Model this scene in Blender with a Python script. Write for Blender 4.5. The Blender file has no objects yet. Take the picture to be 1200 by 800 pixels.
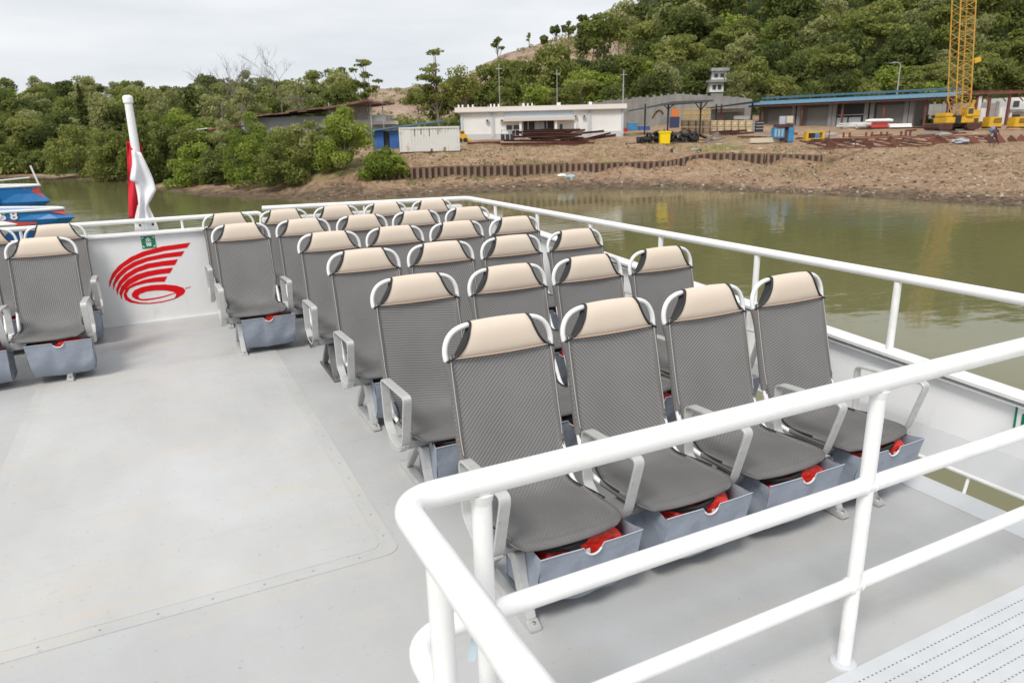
import bpy, bmesh, math, random
import numpy as np
from mathutils import Vector, Matrix
from mathutils.geometry import tessellate_polygon
rnd = random.Random(7); NR = np.random.RandomState(11)
S = bpy.context.scene
COL = S.collection
R = math.radians

# ------------------------------------------------------------------ camera
FPX, YAW, PITCH, ROLL = 834.246, -0.4545, 0.28696, -0.02376
EYE = Vector((-1.1974, -2.5820, 1.7808))
FWD = Vector((-math.sin(YAW), math.cos(YAW), 0)); RGT = Vector((math.cos(YAW), math.sin(YAW), 0))
_w = FWD*math.cos(PITCH) - Vector((0, 0, 1))*math.sin(PITCH)
_u0 = RGT.cross(_w)
CR = RGT*math.cos(ROLL) + _u0*math.sin(ROLL); CU = _u0*math.cos(ROLL) - RGT*math.sin(ROLL)
cd = bpy.data.cameras.new('camera'); cam = bpy.data.objects.new('camera', cd); COL.objects.link(cam)
cam.matrix_world = Matrix(((CR.x, CU.x, -_w.x, EYE.x), (CR.y, CU.y, -_w.y, EYE.y), (CR.z, CU.z, -_w.z, EYE.z), (0, 0, 0, 1)))
cd.sensor_width = 36; cd.lens = FPX/1200*36; cd.clip_end = 6000; cd.clip_start = .05
cd.dof.use_dof = True; cd.dof.focus_distance = 3.6; cd.dof.aperture_fstop = 5.6
S.camera = cam

# ------------------------------------------------------------------ light: bright overcast
SUN_EL, SUN_AZ = R(52), R(-128)      # azimuth measured from +Y towards +X
wd = bpy.data.worlds.new('World'); S.world = wd; wd.use_nodes = True
nt = wd.node_tree; nt.nodes.clear()
def nd(t, typ, **k):
    n = t.nodes.new(typ)
    for a, b in k.items(): setattr(n, a, b)
    return n
out = nd(nt, 'ShaderNodeOutputWorld'); bg = nd(nt, 'ShaderNodeBackground'); bg.inputs['Strength'].default_value = .1
sky = nd(nt, 'ShaderNodeTexSky', sky_type='NISHITA', sun_disc=False, sun_elevation=SUN_EL, sun_rotation=SUN_AZ, dust_density=3, air_density=1)
tc = nd(nt, 'ShaderNodeTexCoord'); mp = nd(nt, 'ShaderNodeMapping'); mp.inputs['Scale'].default_value = (1.0, 1.0, 5)
mp.inputs['Location'].default_value = (.3, .1, .2)
nz = nd(nt, 'ShaderNodeTexNoise'); nz.inputs['Scale'].default_value = 2.3; nz.inputs['Detail'].default_value = 8; nz.inputs['Roughness'].default_value = .52
nt.links.new(tc.outputs['Generated'], mp.inputs[0]); nt.links.new(mp.outputs[0], nz.inputs['Vector'])
rp = nd(nt, 'ShaderNodeValToRGB'); rp.color_ramp.elements[0].position = .36; rp.color_ramp.elements[0].color = (5.7, 6.05, 6.4, 1)
rp.color_ramp.elements[1].position = .64; rp.color_ramp.elements[1].color = (7.3, 7.4, 7.55, 1)
mx = nd(nt, 'ShaderNodeMix', data_type='RGBA'); mx.inputs['Factor'].default_value = .95
nt.links.new(nz.outputs['Fac'], rp.inputs[0]); nt.links.new(sky.outputs[0], mx.inputs['A']); nt.links.new(rp.outputs[0], mx.inputs['B'])
nt.links.new(mx.outputs['Result'], bg.inputs['Color']); nt.links.new(bg.outputs[0], out.inputs[0])
sl = bpy.data.lights.new('sun', 'SUN'); sl.energy = 2.1; sl.angle = R(18); sl.color = (1, .96, .90)
so = bpy.data.objects.new('sun', sl); COL.objects.link(so)
sd = Vector((math.sin(SUN_AZ)*math.cos(SUN_EL), math.cos(SUN_AZ)*math.cos(SUN_EL), math.sin(SUN_EL)))
so.rotation_euler = sd.to_track_quat('Z', 'Y').to_euler(); so.location = (0, 0, 30)
vs = S.view_settings; vs.view_transform = 'Standard'; vs.look = 'None'; vs.exposure = .40; vs.gamma = 1; vs.use_curve_mapping = False

# ------------------------------------------------------------------ measuring helpers
def ray(px, py): return _w + CR*((px-600)/FPX) - CU*((py-400)/FPX)
def at_z(px, py, z): d = ray(px, py); return EYE + d*((z-EYE.z)/d.z)
def at_y(px, py, y): d = ray(px, py); return EYE + d*((y-EYE.y)/d.y)
def at_x(px, py, x): d = ray(px, py); return EYE + d*((x-EYE.x)/d.x)
def at_d(px, py, D): d = ray(px, py); return EYE + d*(D/d.dot(FWD))      # at ground distance D ahead
def horizon(px): return 153.75 - (px-600)*.02385
def tan_px(px): d = ray(px, horizon(px)); return d.dot(RGT)/d.dot(FWD)
def SX(D): return D/870.0       # metres per photo pixel at distance D
def SZ(D): return D/907.0

# ------------------------------------------------------------------ materials
MATS = {}
def mat(name, col, rough=.6, metal=0, noise=None, bump=None, spec=None, coat=0):
    """noise=(scale, colour2, lo, hi[, detail]); bump=(scale, strength, distance)"""
    if name in MATS: return MATS[name]
    m = bpy.data.materials.new(name); m.use_nodes = True; t = m.node_tree
    b = t.nodes['Principled BSDF']; b.inputs['Base Color'].default_value = (*col, 1)
    b.inputs['Roughness'].default_value = rough; b.inputs['Metallic'].default_value = metal
    if spec is not None: b.inputs['Specular IOR Level'].default_value = spec
    if coat: b.inputs['Coat Weight'].default_value = coat; b.inputs['Coat Roughness'].default_value = .15
    c = nd(t, 'ShaderNodeTexCoord')
    if noise:
        n = nd(t, 'ShaderNodeTexNoise'); n.inputs['Scale'].default_value = noise[0]; n.inputs['Detail'].default_value = noise[4] if len(noise) > 4 else 6
        n.inputs['Roughness'].default_value = .6
        r = nd(t, 'ShaderNodeValToRGB'); r.color_ramp.elements[0].position = noise[2]; r.color_ramp.elements[1].position = noise[3]
        r.color_ramp.elements[0].color = (*col, 1); r.color_ramp.elements[1].color = (*noise[1], 1)
        t.links.new(c.outputs['Object'], n.inputs['Vector']); t.links.new(n.outputs['Fac'], r.inputs[0]); t.links.new(r.outputs[0], b.inputs['Base Color'])
    if bump:
        n2 = nd(t, 'ShaderNodeTexNoise'); n2.inputs['Scale'].default_value = bump[0]; n2.inputs['Detail'].default_value = 5
        bp_ = nd(t, 'ShaderNodeBump'); bp_.inputs['Strength'].default_value = bump[1]; bp_.inputs['Distance'].default_value = bump[2]
        t.links.new(c.outputs['Object'], n2.inputs['Vector']); t.links.new(n2.outputs['Fac'], bp_.inputs['Height']); t.links.new(bp_.outputs[0], b.inputs['Normal'])
    MATS[name] = m; return m

WHITE = mat('white_gloss_paint', (.86, .86, .85), .28, noise=(9, (.81, .81, .80), .35, .75), bump=(14, .12, .01), coat=.25)
WALLP = mat('white_bulwark_paint', (.82, .82, .815), .38, noise=(2.5, (.77, .775, .775), .3, .8), bump=(3, .18, .03))
SHADEP = mat('shaded_bulwark_paint', (.74, .75, .755), .5, noise=(4, (.69, .70, .705), .3, .8))  # greyer copy of the bulwark white: the skirt's shade is put into its colour
ALU = mat('cast_aluminium', (.60, .60, .59), .42, .35, noise=(30, (.50, .50, .49), .3, .75))
ALUD = mat('seat_beam_metal', (.42, .42, .42), .45, .5, noise=(20, (.34, .34, .34), .3, .75))
TUBE = mat('white_seat_tube', (.78, .78, .78), .25, coat=.4)
BLACK = mat('black_piping', (.018, .018, .02), .6)
BEIGE = mat('beige_vinyl', (.70, .595, .49), .52, noise=(5, (.66, .55, .445), .35, .75), bump=(60, .08, .004))
BAG = mat('blue_grey_canvas', (.30, .335, .40), .8, noise=(5, (.265, .30, .36), .3, .75), bump=(12, .45, .02))
BIND = mat('white_binding_tape', (.66, .66, .67), .7)
REDV = mat('red_life_vest_nylon', (.88, .05, .028), .35, noise=(11, (.66, .025, .018), .35, .7), bump=(20, .7, .03))
STRAP = mat('black_webbing', (.02, .02, .022), .75)
RUST = mat('rusty_steel', (.115, .042, .028), .85, noise=(1.3, (.055, .03, .026), .35, .7))
RUSTR = mat('red_primer_steel', (.20, .066, .042), .8, noise=(.9, (.11, .045, .034), .38, .66))

def spots(m, scale, col, lo, hi, amt, stretch=(1, 1, 1)):
    """grime, chips and small rust specks with a shape of their own"""
    t = m.node_tree; L = t.links; b = t.nodes['Principled BSDF']; src = b.inputs['Base Color'].links[0].from_socket
    c = nd(t, 'ShaderNodeTexCoord'); mp = nd(t, 'ShaderNodeMapping'); mp.inputs['Scale'].default_value = stretch; n = nd(t, 'ShaderNodeTexNoise'); n.inputs['Scale'].default_value = scale; n.inputs['Detail'].default_value = 7; n.inputs['Roughness'].default_value = .65
    L.new(c.outputs['Object'], mp.inputs[0]); L.new(mp.outputs[0], n.inputs['Vector']); r = nd(t, 'ShaderNodeMapRange'); r.inputs['From Min'].default_value = lo; r.inputs['From Max'].default_value = hi; r.inputs['To Max'].default_value = amt
    L.new(n.outputs['Fac'], r.inputs['Value']); x = nd(t, 'ShaderNodeMix', data_type='RGBA'); x.inputs['B'].default_value = (*col, 1); L.new(r.outputs[0], x.inputs['Factor']); L.new(src, x.inputs['A']); L.new(x.outputs['Result'], b.inputs['Base Color'])
spots(WHITE, 38, (.40, .33, .26), .69, .73, .6); spots(WHITE, 5, (.66, .65, .62), .56, .72, .6); spots(ALU, 24, (.34, .33, .31), .62, .72, .6)
spots(WALLP, 7, (.62, .61, .57), .58, .74, .6, (1, 1, .25)); spots(BEIGE, 9, (.50, .42, .34), .60, .78, .45); spots(BAG, 12, (.20, .225, .27), .58, .75, .30)

def fabric():
    m = bpy.data.materials.new('woven_mesh_fabric'); m.use_nodes = True; t = m.node_tree; L = t.links
    b = t.nodes['Principled BSDF']; b.inputs['Roughness'].default_value = .62; b.inputs['Specular IOR Level'].default_value = .3
    uv = nd(t, 'ShaderNodeUVMap'); oi = nd(t, 'ShaderNodeObjectInfo')
    ang = nd(t, 'ShaderNodeMapRange'); ang.inputs['To Min'].default_value = -1.25; ang.inputs['To Max'].default_value = 1.25
    L.new(oi.outputs['Random'], ang.inputs['Value'])
    def wave(scale, rot_driven, rot, dist):
        v = nd(t, 'ShaderNodeVectorRotate', rotation_type='Z_AXIS'); L.new(uv.outputs[0], v.inputs['Vector'])
        if rot_driven: L.new(ang.outputs[0], v.inputs['Angle'])
        else: v.inputs['Angle'].default_value = rot
        w = nd(t, 'ShaderNodeTexWave', wave_type='BANDS', bands_direction='Y'); w.inputs['Scale'].default_value = scale
        w.inputs['Distortion'].default_value = dist; w.inputs['Detail'].default_value = 1; w.inputs['Detail Scale'].default_value = .22
        L.new(v.outputs[0], w.inputs['Vector']); return w
    w1 = wave(23, True, 0, 3.6); w2 = wave(110, False, 0, 0); w3 = wave(110, False, math.pi/2, 0)
    a = nd(t, 'ShaderNodeMath', operation='MULTIPLY'); L.new(w2.outputs['Fac'], a.inputs[0]); L.new(w3.outputs['Fac'], a.inputs[1])
    n = nd(t, 'ShaderNodeTexNoise'); n.inputs['Scale'].default_value = 3.2; n.inputs['Detail'].default_value = 4; L.new(uv.outputs[0], n.inputs['Vector'])
    s = nd(t, 'ShaderNodeMath', operation='MULTIPLY_ADD'); s.inputs[1].default_value = .62; 
    sx = nd(t, 'ShaderNodeSeparateXYZ'); L.new(uv.outputs[0], sx.inputs[0]); fd = nd(t, 'ShaderNodeMapRange'); fd.inputs['From Min'].default_value = -.66; fd.inputs['From Max'].default_value = -.50; fd.inputs['To Min'].default_value = .12
    L.new(sx.outputs['Y'], fd.inputs['Value']); mw = nd(t, 'ShaderNodeMath', operation='MULTIPLY'); L.new(w1.outputs['Fac'], mw.inputs[0]); L.new(fd.outputs[0], mw.inputs[1]); L.new(mw.outputs[0], s.inputs[0]); L.new(a.outputs[0], s.inputs[2])
    s2 = nd(t, 'ShaderNodeMath', operation='MULTIPLY_ADD'); s2.inputs[1].default_value = .5; L.new(n.outputs['Fac'], s2.inputs[0]); L.new(s.outputs[0], s2.inputs[2])
    r = nd(t, 'ShaderNodeValToRGB'); r.color_ramp.elements[0].position = .2; r.color_ramp.elements[1].position = 1.15 if False else 1.0
    r.color_ramp.elements[0].color = (.074, .072, .0715, 1); r.color_ramp.elements[1].color = (.248, .241, .237, 1)
    L.new(s2.outputs[0], r.inputs[0]); L.new(r.outputs[0], b.inputs['Base Color'])
    bp_ = nd(t, 'ShaderNodeBump'); bp_.inputs['Strength'].default_value = .25; bp_.inputs['Distance'].default_value = .002
    L.new(a.outputs[0], bp_.inputs['Height']); L.new(bp_.outputs[0], b.inputs['Normal'])
    return m
FABRIC = fabric()

# ------------------------------------------------------------------ mesh builder
class MB:
    def __init__(s): s.v = []; s.f = []; s.uv = []
    def add(s, vs, fs):
        o = len(s.v); s.v += [tuple(p) for p in vs]; s.f += [tuple(i+o for i in f) for f in fs]; return s
    def box(s, c, d, rot=None):
        x, y, z = d[0]/2, d[1]/2, d[2]/2
        P = [Vector((a*x, b*y, e*z)) for e in (-1, 1) for b in (-1, 1) for a in (-1, 1)]
        if rot is not None: P = [rot @ p for p in P]
        P = [p+Vector(c) for p in P]
        return s.add(P, [(0, 2, 3, 1), (4, 5, 7, 6), (0, 1, 5, 4), (2, 6, 7, 3), (0, 4, 6, 2), (1, 3, 7, 5)])
    def bx(s, x0, x1, y0, y1, z0, z1): return s.box(((x0+x1)/2, (y0+y1)/2, (z0+z1)/2), (abs(x1-x0), abs(y1-y0), abs(z1-z0)))
    def bar(s, a, b, w, h=None, up=(0, 0, 1)):
        a = Vector(a); b = Vector(b); h = h or w; d = b-a; L = d.length; d.normalize(); up = Vector(up)
        if abs(d.dot(up)) > .98: up = Vector((0, 1, 0)) if abs(d.y) < .9 else Vector((1, 0, 0))
        x = d.cross(up).normalized(); z = x.cross(d)
        P = [p + x*(i*w/2) + z*(j*h/2) for p in (a, b) for i, j in ((-1, -1), (1, -1), (1, 1), (-1, 1))]
        return s.add(P, [(0, 1, 2, 3), (7, 6, 5, 4), (0, 4, 5, 1), (1, 5, 6, 2), (2, 6, 7, 3), (3, 7, 4, 0)])
    def tube(s, pts, r, n=10, closed=False, cap=True):
        pts = [Vector(p) for p in pts]; N = len(pts); rr = r if isinstance(r, (list, tuple)) else [r]*N
        T = []
        for i in range(N):
            a = pts[(i-1) % N] if (closed or i > 0) else pts[i]; b = pts[(i+1) % N] if (closed or i < N-1) else pts[i]
            T.append((b-a).normalized())
        nrm = T[0].orthogonal().normalized(); o = len(s.v); 
        for i in range(N):
            nrm = (nrm - T[i]*nrm.dot(T[i]))
            nrm = nrm.normalized() if nrm.length > 1e-6 else T[i].orthogonal().normalized()
            bn = T[i].cross(nrm)
            for k in range(n):
                a = 2*math.pi*k/n; s.v.append(tuple(pts[i] + (nrm*math.cos(a)+bn*math.sin(a))*rr[i]))
        for i in range(N if closed else N-1):
            for k in range(n):
                j = (i+1) % N; s.f.append((o+i*n+k, o+i*n+(k+1) % n, o+j*n+(k+1) % n, o+j*n+k))
        if cap and not closed:
            s.f.append(tuple(o+k for k in reversed(range(n)))); s.f.append(tuple(o+(N-1)*n+k for k in range(n)))
        return s
    def cyl(s, a, b, r, n=12, r2=None): return s.tube([a, b], [r, r if r2 is None else r2], n)
    def grid(s, P, closed_u=False):
        """P[i][j] points"""
        o = len(s.v); ni = len(P); nj = len(P[0])
        for row in P: s.v += [tuple(p) for p in row]
        for i in range(ni-1):
            for j in range(nj-1 if not closed_u else nj):
                k = (j+1) % nj; s.f.append((o+i*nj+j, o+i*nj+k, o+(i+1)*nj+k, o+(i+1)*nj+j))
        return s
    def prism(s, poly, a, b, axis='y'):
        """extrude 2-D polygon along axis from a to b"""
        n = len(poly); f = {'y': lambda p, t: (p[0], t, p[1]), 'x': lambda p, t: (t, p[0], p[1]), 'z': lambda p, t: (p[0], p[1], t)}[axis]
        o = len(s.v); s.v += [f(p, a) for p in poly] + [f(p, b) for p in poly]
        tri = tessellate_polygon([[Vector((p[0], p[1], 0)) for p in poly]])
        for t in tri: s.f.append((o+t[0], o+t[1], o+t[2])); s.f.append((o+n+t[2], o+n+t[1], o+n+t[0]))
        for i in range(n): s.f.append((o+i, o+(i+1) % n, o+n+(i+1) % n, o+n+i))
        return s
    def ico(s, c, r, sc=(1, 1, 1), jit=0, sub=1):
        bm = bmesh.new(); bmesh.ops.create_icosphere(bm, subdivisions=sub, radius=1)
        P = []
        for v in bm.verts:
            k = 1+rnd.uniform(-jit, jit); P.append((c[0]+v.co.x*r*sc[0]*k, c[1]+v.co.y*r*sc[1]*k, c[2]+v.co.z*r*sc[2]*k))
        F = [tuple(v.index for v in f.verts) for f in bm.faces]; bm.free(); return s.add(P, F)
    def mesh(s, name, m, smooth=False, bevel=0):
        me = bpy.data.meshes.new(name); me.from_pydata(s.v, [], s.f); me.materials.append(m)
        bm = bmesh.new(); bm.from_mesh(me); bmesh.ops.recalc_face_normals(bm, faces=bm.faces)
        if bevel:
            es = [e for e in bm.edges if len(e.link_faces) == 2 and e.calc_face_angle(0) > .6]
            bmesh.ops.bevel(bm, geom=es, offset=bevel, segments=2, affect='EDGES', clamp_overlap=True)
        bm.to_mesh(me); bm.free()
        if smooth: me.shade_smooth(); me.set_sharp_from_angle(angle=R(40))
        me.update(); return me
    def build(s, name, m, parent=None, smooth=False, bevel=0, loc=None, rot=None):
        return link(name, s.mesh(name, m, smooth, bevel), parent, loc, rot)
def link(name, me, parent=None, loc=None, rot=None):
    o = bpy.data.objects.new(name, me); COL.objects.link(o)
    if parent: o.parent = parent
    if loc is not None: o.location = loc
    if rot is not None: o.rotation_euler = (0, 0, rot) if not hasattr(rot, '__len__') else rot
    return o
def tag(o, label=None, cat=None, group=None, kind=None):
    for k, v in (('label', label), ('category', cat), ('group', group), ('kind', kind)):
        if v: o[k] = v
    return o
def empty(name, loc=(0, 0, 0), rot=0, label=None, cat=None, group=None):
    o = bpy.data.objects.new(name, None); COL.objects.link(o); o.location = loc; o.rotation_euler = (0, 0, rot); o.empty_display_size = .2
    return tag(o, label, cat, group)
def copy_tree(o, parent=None):
    c = o.copy(); COL.objects.link(c); c.parent = parent
    for ch in list(o.children): copy_tree(ch, c)
    return c
def cat_rom(P, n):
    """smooth curve through P (tuples of any length), n samples per span"""
    P = [np.array(p, float) for p in P]; P = [2*P[0]-P[1]] + P + [2*P[-1]-P[-2]]; out = []
    for i in range(1, len(P)-2):
        a, b, c, d = P[i-1:i+3]
        for k in range(n):
            t = k/n; out.append(.5*((2*b)+(-a+c)*t+(2*a-5*b+4*c-d)*t*t+(-a+3*b-3*c+d)*t**3))
    out.append(P[-2]); return out
def round_path(P, r, n=5):
    """polyline with rounded corners"""
    P = [Vector(p) for p in P]; out = [P[0]]
    for i in range(1, len(P)-1):
        a = (P[i-1]-P[i]); b = (P[i+1]-P[i]); rr = min(r, a.length*.49, b.length*.49)
        p0 = P[i]+a.normalized()*rr; p1 = P[i]+b.normalized()*rr
        for k in range(n+1):
            t = k/n; out.append(p0*(1-t)**2 + P[i]*2*t*(1-t) + p1*t*t)
    out.append(P[-1]); return out
# ================================================================== THE DECK
W_Y = 5.36; RX = 2.13; FY = -1.248
def deck_material(name, base, light, scuff):
    m = bpy.data.materials.new(name); m.use_nodes = True; t = m.node_tree; L = t.links; b = t.nodes['Principled BSDF']
    c = nd(t, 'ShaderNodeTexCoord')
    def noise(sc, det, ro, vec=None, scale=None):
        n = nd(t, 'ShaderNodeTexNoise'); n.inputs['Scale'].default_value = sc; n.inputs['Detail'].default_value = det; n.inputs['Roughness'].default_value = ro
        if scale:
            mp = nd(t, 'ShaderNodeMapping'); mp.inputs['Scale'].default_value = scale; L.new(c.outputs['Object'], mp.inputs[0]); L.new(mp.outputs[0], n.inputs['Vector'])
        else: L.new(c.outputs['Object'], n.inputs['Vector'])
        return n
    def ramp(n, lo, hi, c0, c1):
        r = nd(t, 'ShaderNodeValToRGB'); r.color_ramp.elements[0].position = lo; r.color_ramp.elements[1].position = hi
        r.color_ramp.elements[0].color = (*c0, 1); r.color_ramp.elements[1].color = (*c1, 1); L.new(n.outputs['Fac'], r.inputs[0]); return r
    def mix(fac, A, B):
        x = nd(t, 'ShaderNodeMix', data_type='RGBA')
        if isinstance(fac, float): x.inputs['Factor'].default_value = fac
        else: L.new(fac, x.inputs['Factor'])
        for s_, v in (('A', A), ('B', B)):
            if isinstance(v, tuple): x.inputs[s_].default_value = (*v, 1)
            else: L.new(v, x.inputs[s_])
        return x.outputs['Result']
    big = ramp(noise(1.1, 7, .62, scale=(1, .55, 1)), .32, .72, base, light)
    st = ramp(noise(2.6, 9, .7, scale=(.35, 1.6, 1)), .50, .68, (0, 0, 0), (1, 1, 1))
    x1 = mix(st.outputs[0], big.outputs[0], big.outputs[0])
    sc = nd(t, 'ShaderNodeMath', operation='MULTIPLY'); L.new(st.outputs[0], sc.inputs[0]); sc.inputs[1].default_value = scuff
    x1 = mix(sc.outputs[0], big.outputs[0], (.53, .475, .40))
    scr = ramp(noise(5, 9, .75, scale=(.25, 2.2, 1)), .56, .64, (0, 0, 0), (.13, .13, .13)); x1 = mix(scr.outputs[0], x1, (.30, .305, .31))
    wear = ramp(noise(.75, 4, .6, scale=(1, .8, 1)), .55, .72, (0, 0, 0), (.55, .55, .55)); x2 = mix(wear.outputs[0], x1, (.53, .55, .57))
    sp = ramp(noise(34, 5, .6), .64, .72, (0, 0, 0), (.45, .45, .45)); x3 = mix(sp.outputs[0], x2, (.22, .21, .19))
    L.new(x3, b.inputs['Base Color'])
    rr = ramp(noise(2.2, 6, .6), .3, .7, (.34,)*3, (.62,)*3); L.new(rr.outputs[0], b.inputs['Roughness'])
    bn = nd(t, 'ShaderNodeBump'); bn.inputs['Strength'].default_value = .30; bn.inputs['Distance'].default_value = .01; L.new(noise(6, 12, .75).outputs['Fac'], bn.inputs['Height']); L.new(bn.outputs[0], b.inputs['Normal'])
    return m
DECK = deck_material('grey_deck_paint', (.40, .402, .398), (.478, .48, .478), .42)
DECK2 = deck_material('worn_deck_plate_paint', (.43, .428, .42), (.54, .54, .533), .55)
tag(MB().bx(-6.5, 2.03, -6, W_Y, -.12, 0).build('deck', DECK), kind='structure')
tag(MB().bx(-6.6, 2.14, -6.1, W_Y+.05, -4.6, -.125).build('hull', WALLP), kind='structure')
# raised plate let into the aisle deck, with screws along its rim
def rrect(x0, x1, y0, y1, r, n=6):
    P = []
    for cx, cy, a0 in ((x1-r, y1-r, 0), (x0+r, y1-r, 90), (x0+r, y0+r, 180), (x1-r, y0+r, 270)):
        for k in range(n+1): a = R(a0+90*k/n); P.append((cx+r*math.cos(a), cy+r*math.sin(a)))
    return P
pl = empty('deck_hatch', (-1.32, 1.9, 0), 0, 'worn pale rectangular plate screwed down in the middle of the aisle deck', 'deck hatch')
o_ = (-1.32, 1.9)
MB().prism([(x-o_[0], y-o_[1]) for x, y in rrect(-2.2, -.44, .14, 3.70, .07)], 0.0, .003, 'z').build('rim_plate', deck_material('rim_paint', (.42, .42, .41), (.52, .52, .51), .75), pl)
MB().prism([(x-o_[0], y-o_[1]) for x, y in rrect(-2.13, -.51, .21, 3.63, .05)], .003, .0048, 'z').build('cover_plate', DECK2, pl)
sm = MB().cyl((0, 0, 0), (0, 0, .002), .005, 8).mesh('screw', ALUD)
for k in range(16):
    link('screw', sm, pl, (-.475-o_[0], .3+k*.215-o_[1], .0024))
for k in range(8): link('screw', sm, pl, (-.62-k*.2-o_[0], .175-o_[1], .0024))
# tread plate at the head of the stairs
tp = empty('tread_plate', (1.2, -1.7, 0), 0, 'light non-slip tread plate with rows of small holes at the stair head', 'tread plate')
TREAD = mat('tread_plate_paint', (.57, .59, .61), .5, noise=(6, (.50, .52, .54), .3, .75))
MB().bx(-.78, .83, -.5, .415, 0, .006).build('plate', TREAD, tp)
h = MB()
for j in range(19):
    for i in range(76):
        x = -.74+i*.0205+(.010 if j % 2 else 0); y = .365-j*.044
        h.box((x, y, .0068), (.0075, .0045, .0010))
tag(h.build('drain_slots', mat('dark_slot', (.20, .205, .21), .8), tp), kind='stuff')
# scuppered bulwark on the right: cap, wall, kicked-out skirt, open slot with bars, coaming
capz = lambda y: .655+.0495*y
bw = empty('side_bulwark', (RX, 1, 0), 0, 'white steel bulwark wall along the right side of the deck', 'bulwark')
def rel(o, p): return (p[0]-o[0], p[1]-o[1], p[2]-(o[2] if len(o) > 2 else 0))
def prof(name, pts_fn, m, parent, o, ys, bevel=0, smooth=False):
    b = MB(); b.grid([[rel(o, (x, y, z)) for x, z in pts_fn(y)] for y in ys], closed_u=True)
    n = len(pts_fn(0)); k = len(ys)-1; b.f.append(tuple(range(n))); b.f.append(tuple(k*n+i for i in reversed(range(n))))
    return b.build(name, m, parent, smooth, bevel)
O = (RX, 1, 0); ys = [-5.5, -3, -1, 0, 1, 2, 3, 4, W_Y]
prof('wall_panel', lambda y: [(2.155, .30), (2.165, capz(y)-.035), (2.178, capz(y)-.035), (2.168, .30)], WALLP, bw, O, ys)
prof('cap_rail', lambda y: [(2.100, capz(y)-.030), (2.096, capz(y)-.012), (2.106, capz(y)-.002), (2.13, capz(y)+.002), (2.18, capz(y)), (2.2, capz(y)-.01), (2.2, capz(y)-.03), (2.11, capz(y)-.034)], WHITE, bw, O, ys)
prof('skirt_panel', lambda y: [(2.148, .135), (2.153, .299), (2.166, .299), (2.162, .135)], SHADEP, bw, O, ys)
prof('stiffener', lambda y: [(2.118, capz(y)-.060), (2.118, capz(y)-.052), (2.156, capz(y)-.050), (2.156, capz(y)-.066)], WALLP, bw, O, ys)
MB().tube([rel(O, (2.155, -5.5, .128)), rel(O, (2.155, W_Y, .128))], .013, 8).build('slot_top_rod', WHITE, bw, True)
prof('coaming', lambda y: [(2.03, -.02), (2.03, .004), (2.115, .034), (2.14, .034), (2.14, -.12), (2.10, -.12)], TREAD, bw, O, ys)
sb = MB().cyl((0, 0, .03), (0.022, 0, .128), .008, 8).mesh('slot_bar', WHITE, True)
for k in range(38): link('slot_bar', sb, bw, (2.145-RX, -5.3+k*.283+.03-1, 0))
# gussets under the cap, one at each stanchion
gs = MB().prism([(.0, 0), (.0, -.34), (-.03, -.34), (-.075, -.06), (-.075, 0)], -.004, .004, 'y').mesh('gusset', WHITE)
PY = [-.262+.965*k for k in range(6)]
for y in PY[1:]: link('gusset', gs, bw, (2.155-RX, y-1, capz(y)-.047))
# top rail and stanchions on the right side and round the stern corner
sr = empty('side_railing', (RX, 1, 0), 0, 'long white tubular handrail on stanchions above the right side bulwark', 'railing')
RZ = 1.022
pth = round_path([rel(O, p) for p in [(RX, -5.4, RZ), (RX, W_Y-.02, RZ+.01), (-.20, W_Y-.02, 1.065)]], .09, 6)
MB().tube(pth, .026, 14).build('handrail', WHITE, sr, True)
for y in [-.262-.965*k for k in range(5, 0, -1)]+PY:
    MB().cyl(rel(O, (RX, y, capz(y)-.002)), rel(O, (RX, y, RZ-.02)), .019, 12).build('stanchion', WHITE, sr, True)
for x in (1.75, .88, .10):
    MB().cyl(rel(O, (x, W_Y-.02, .97)), rel(O, (x, W_Y-.02, 1.05)), .014, 10).build('stanchion', WHITE, sr, True)
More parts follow.
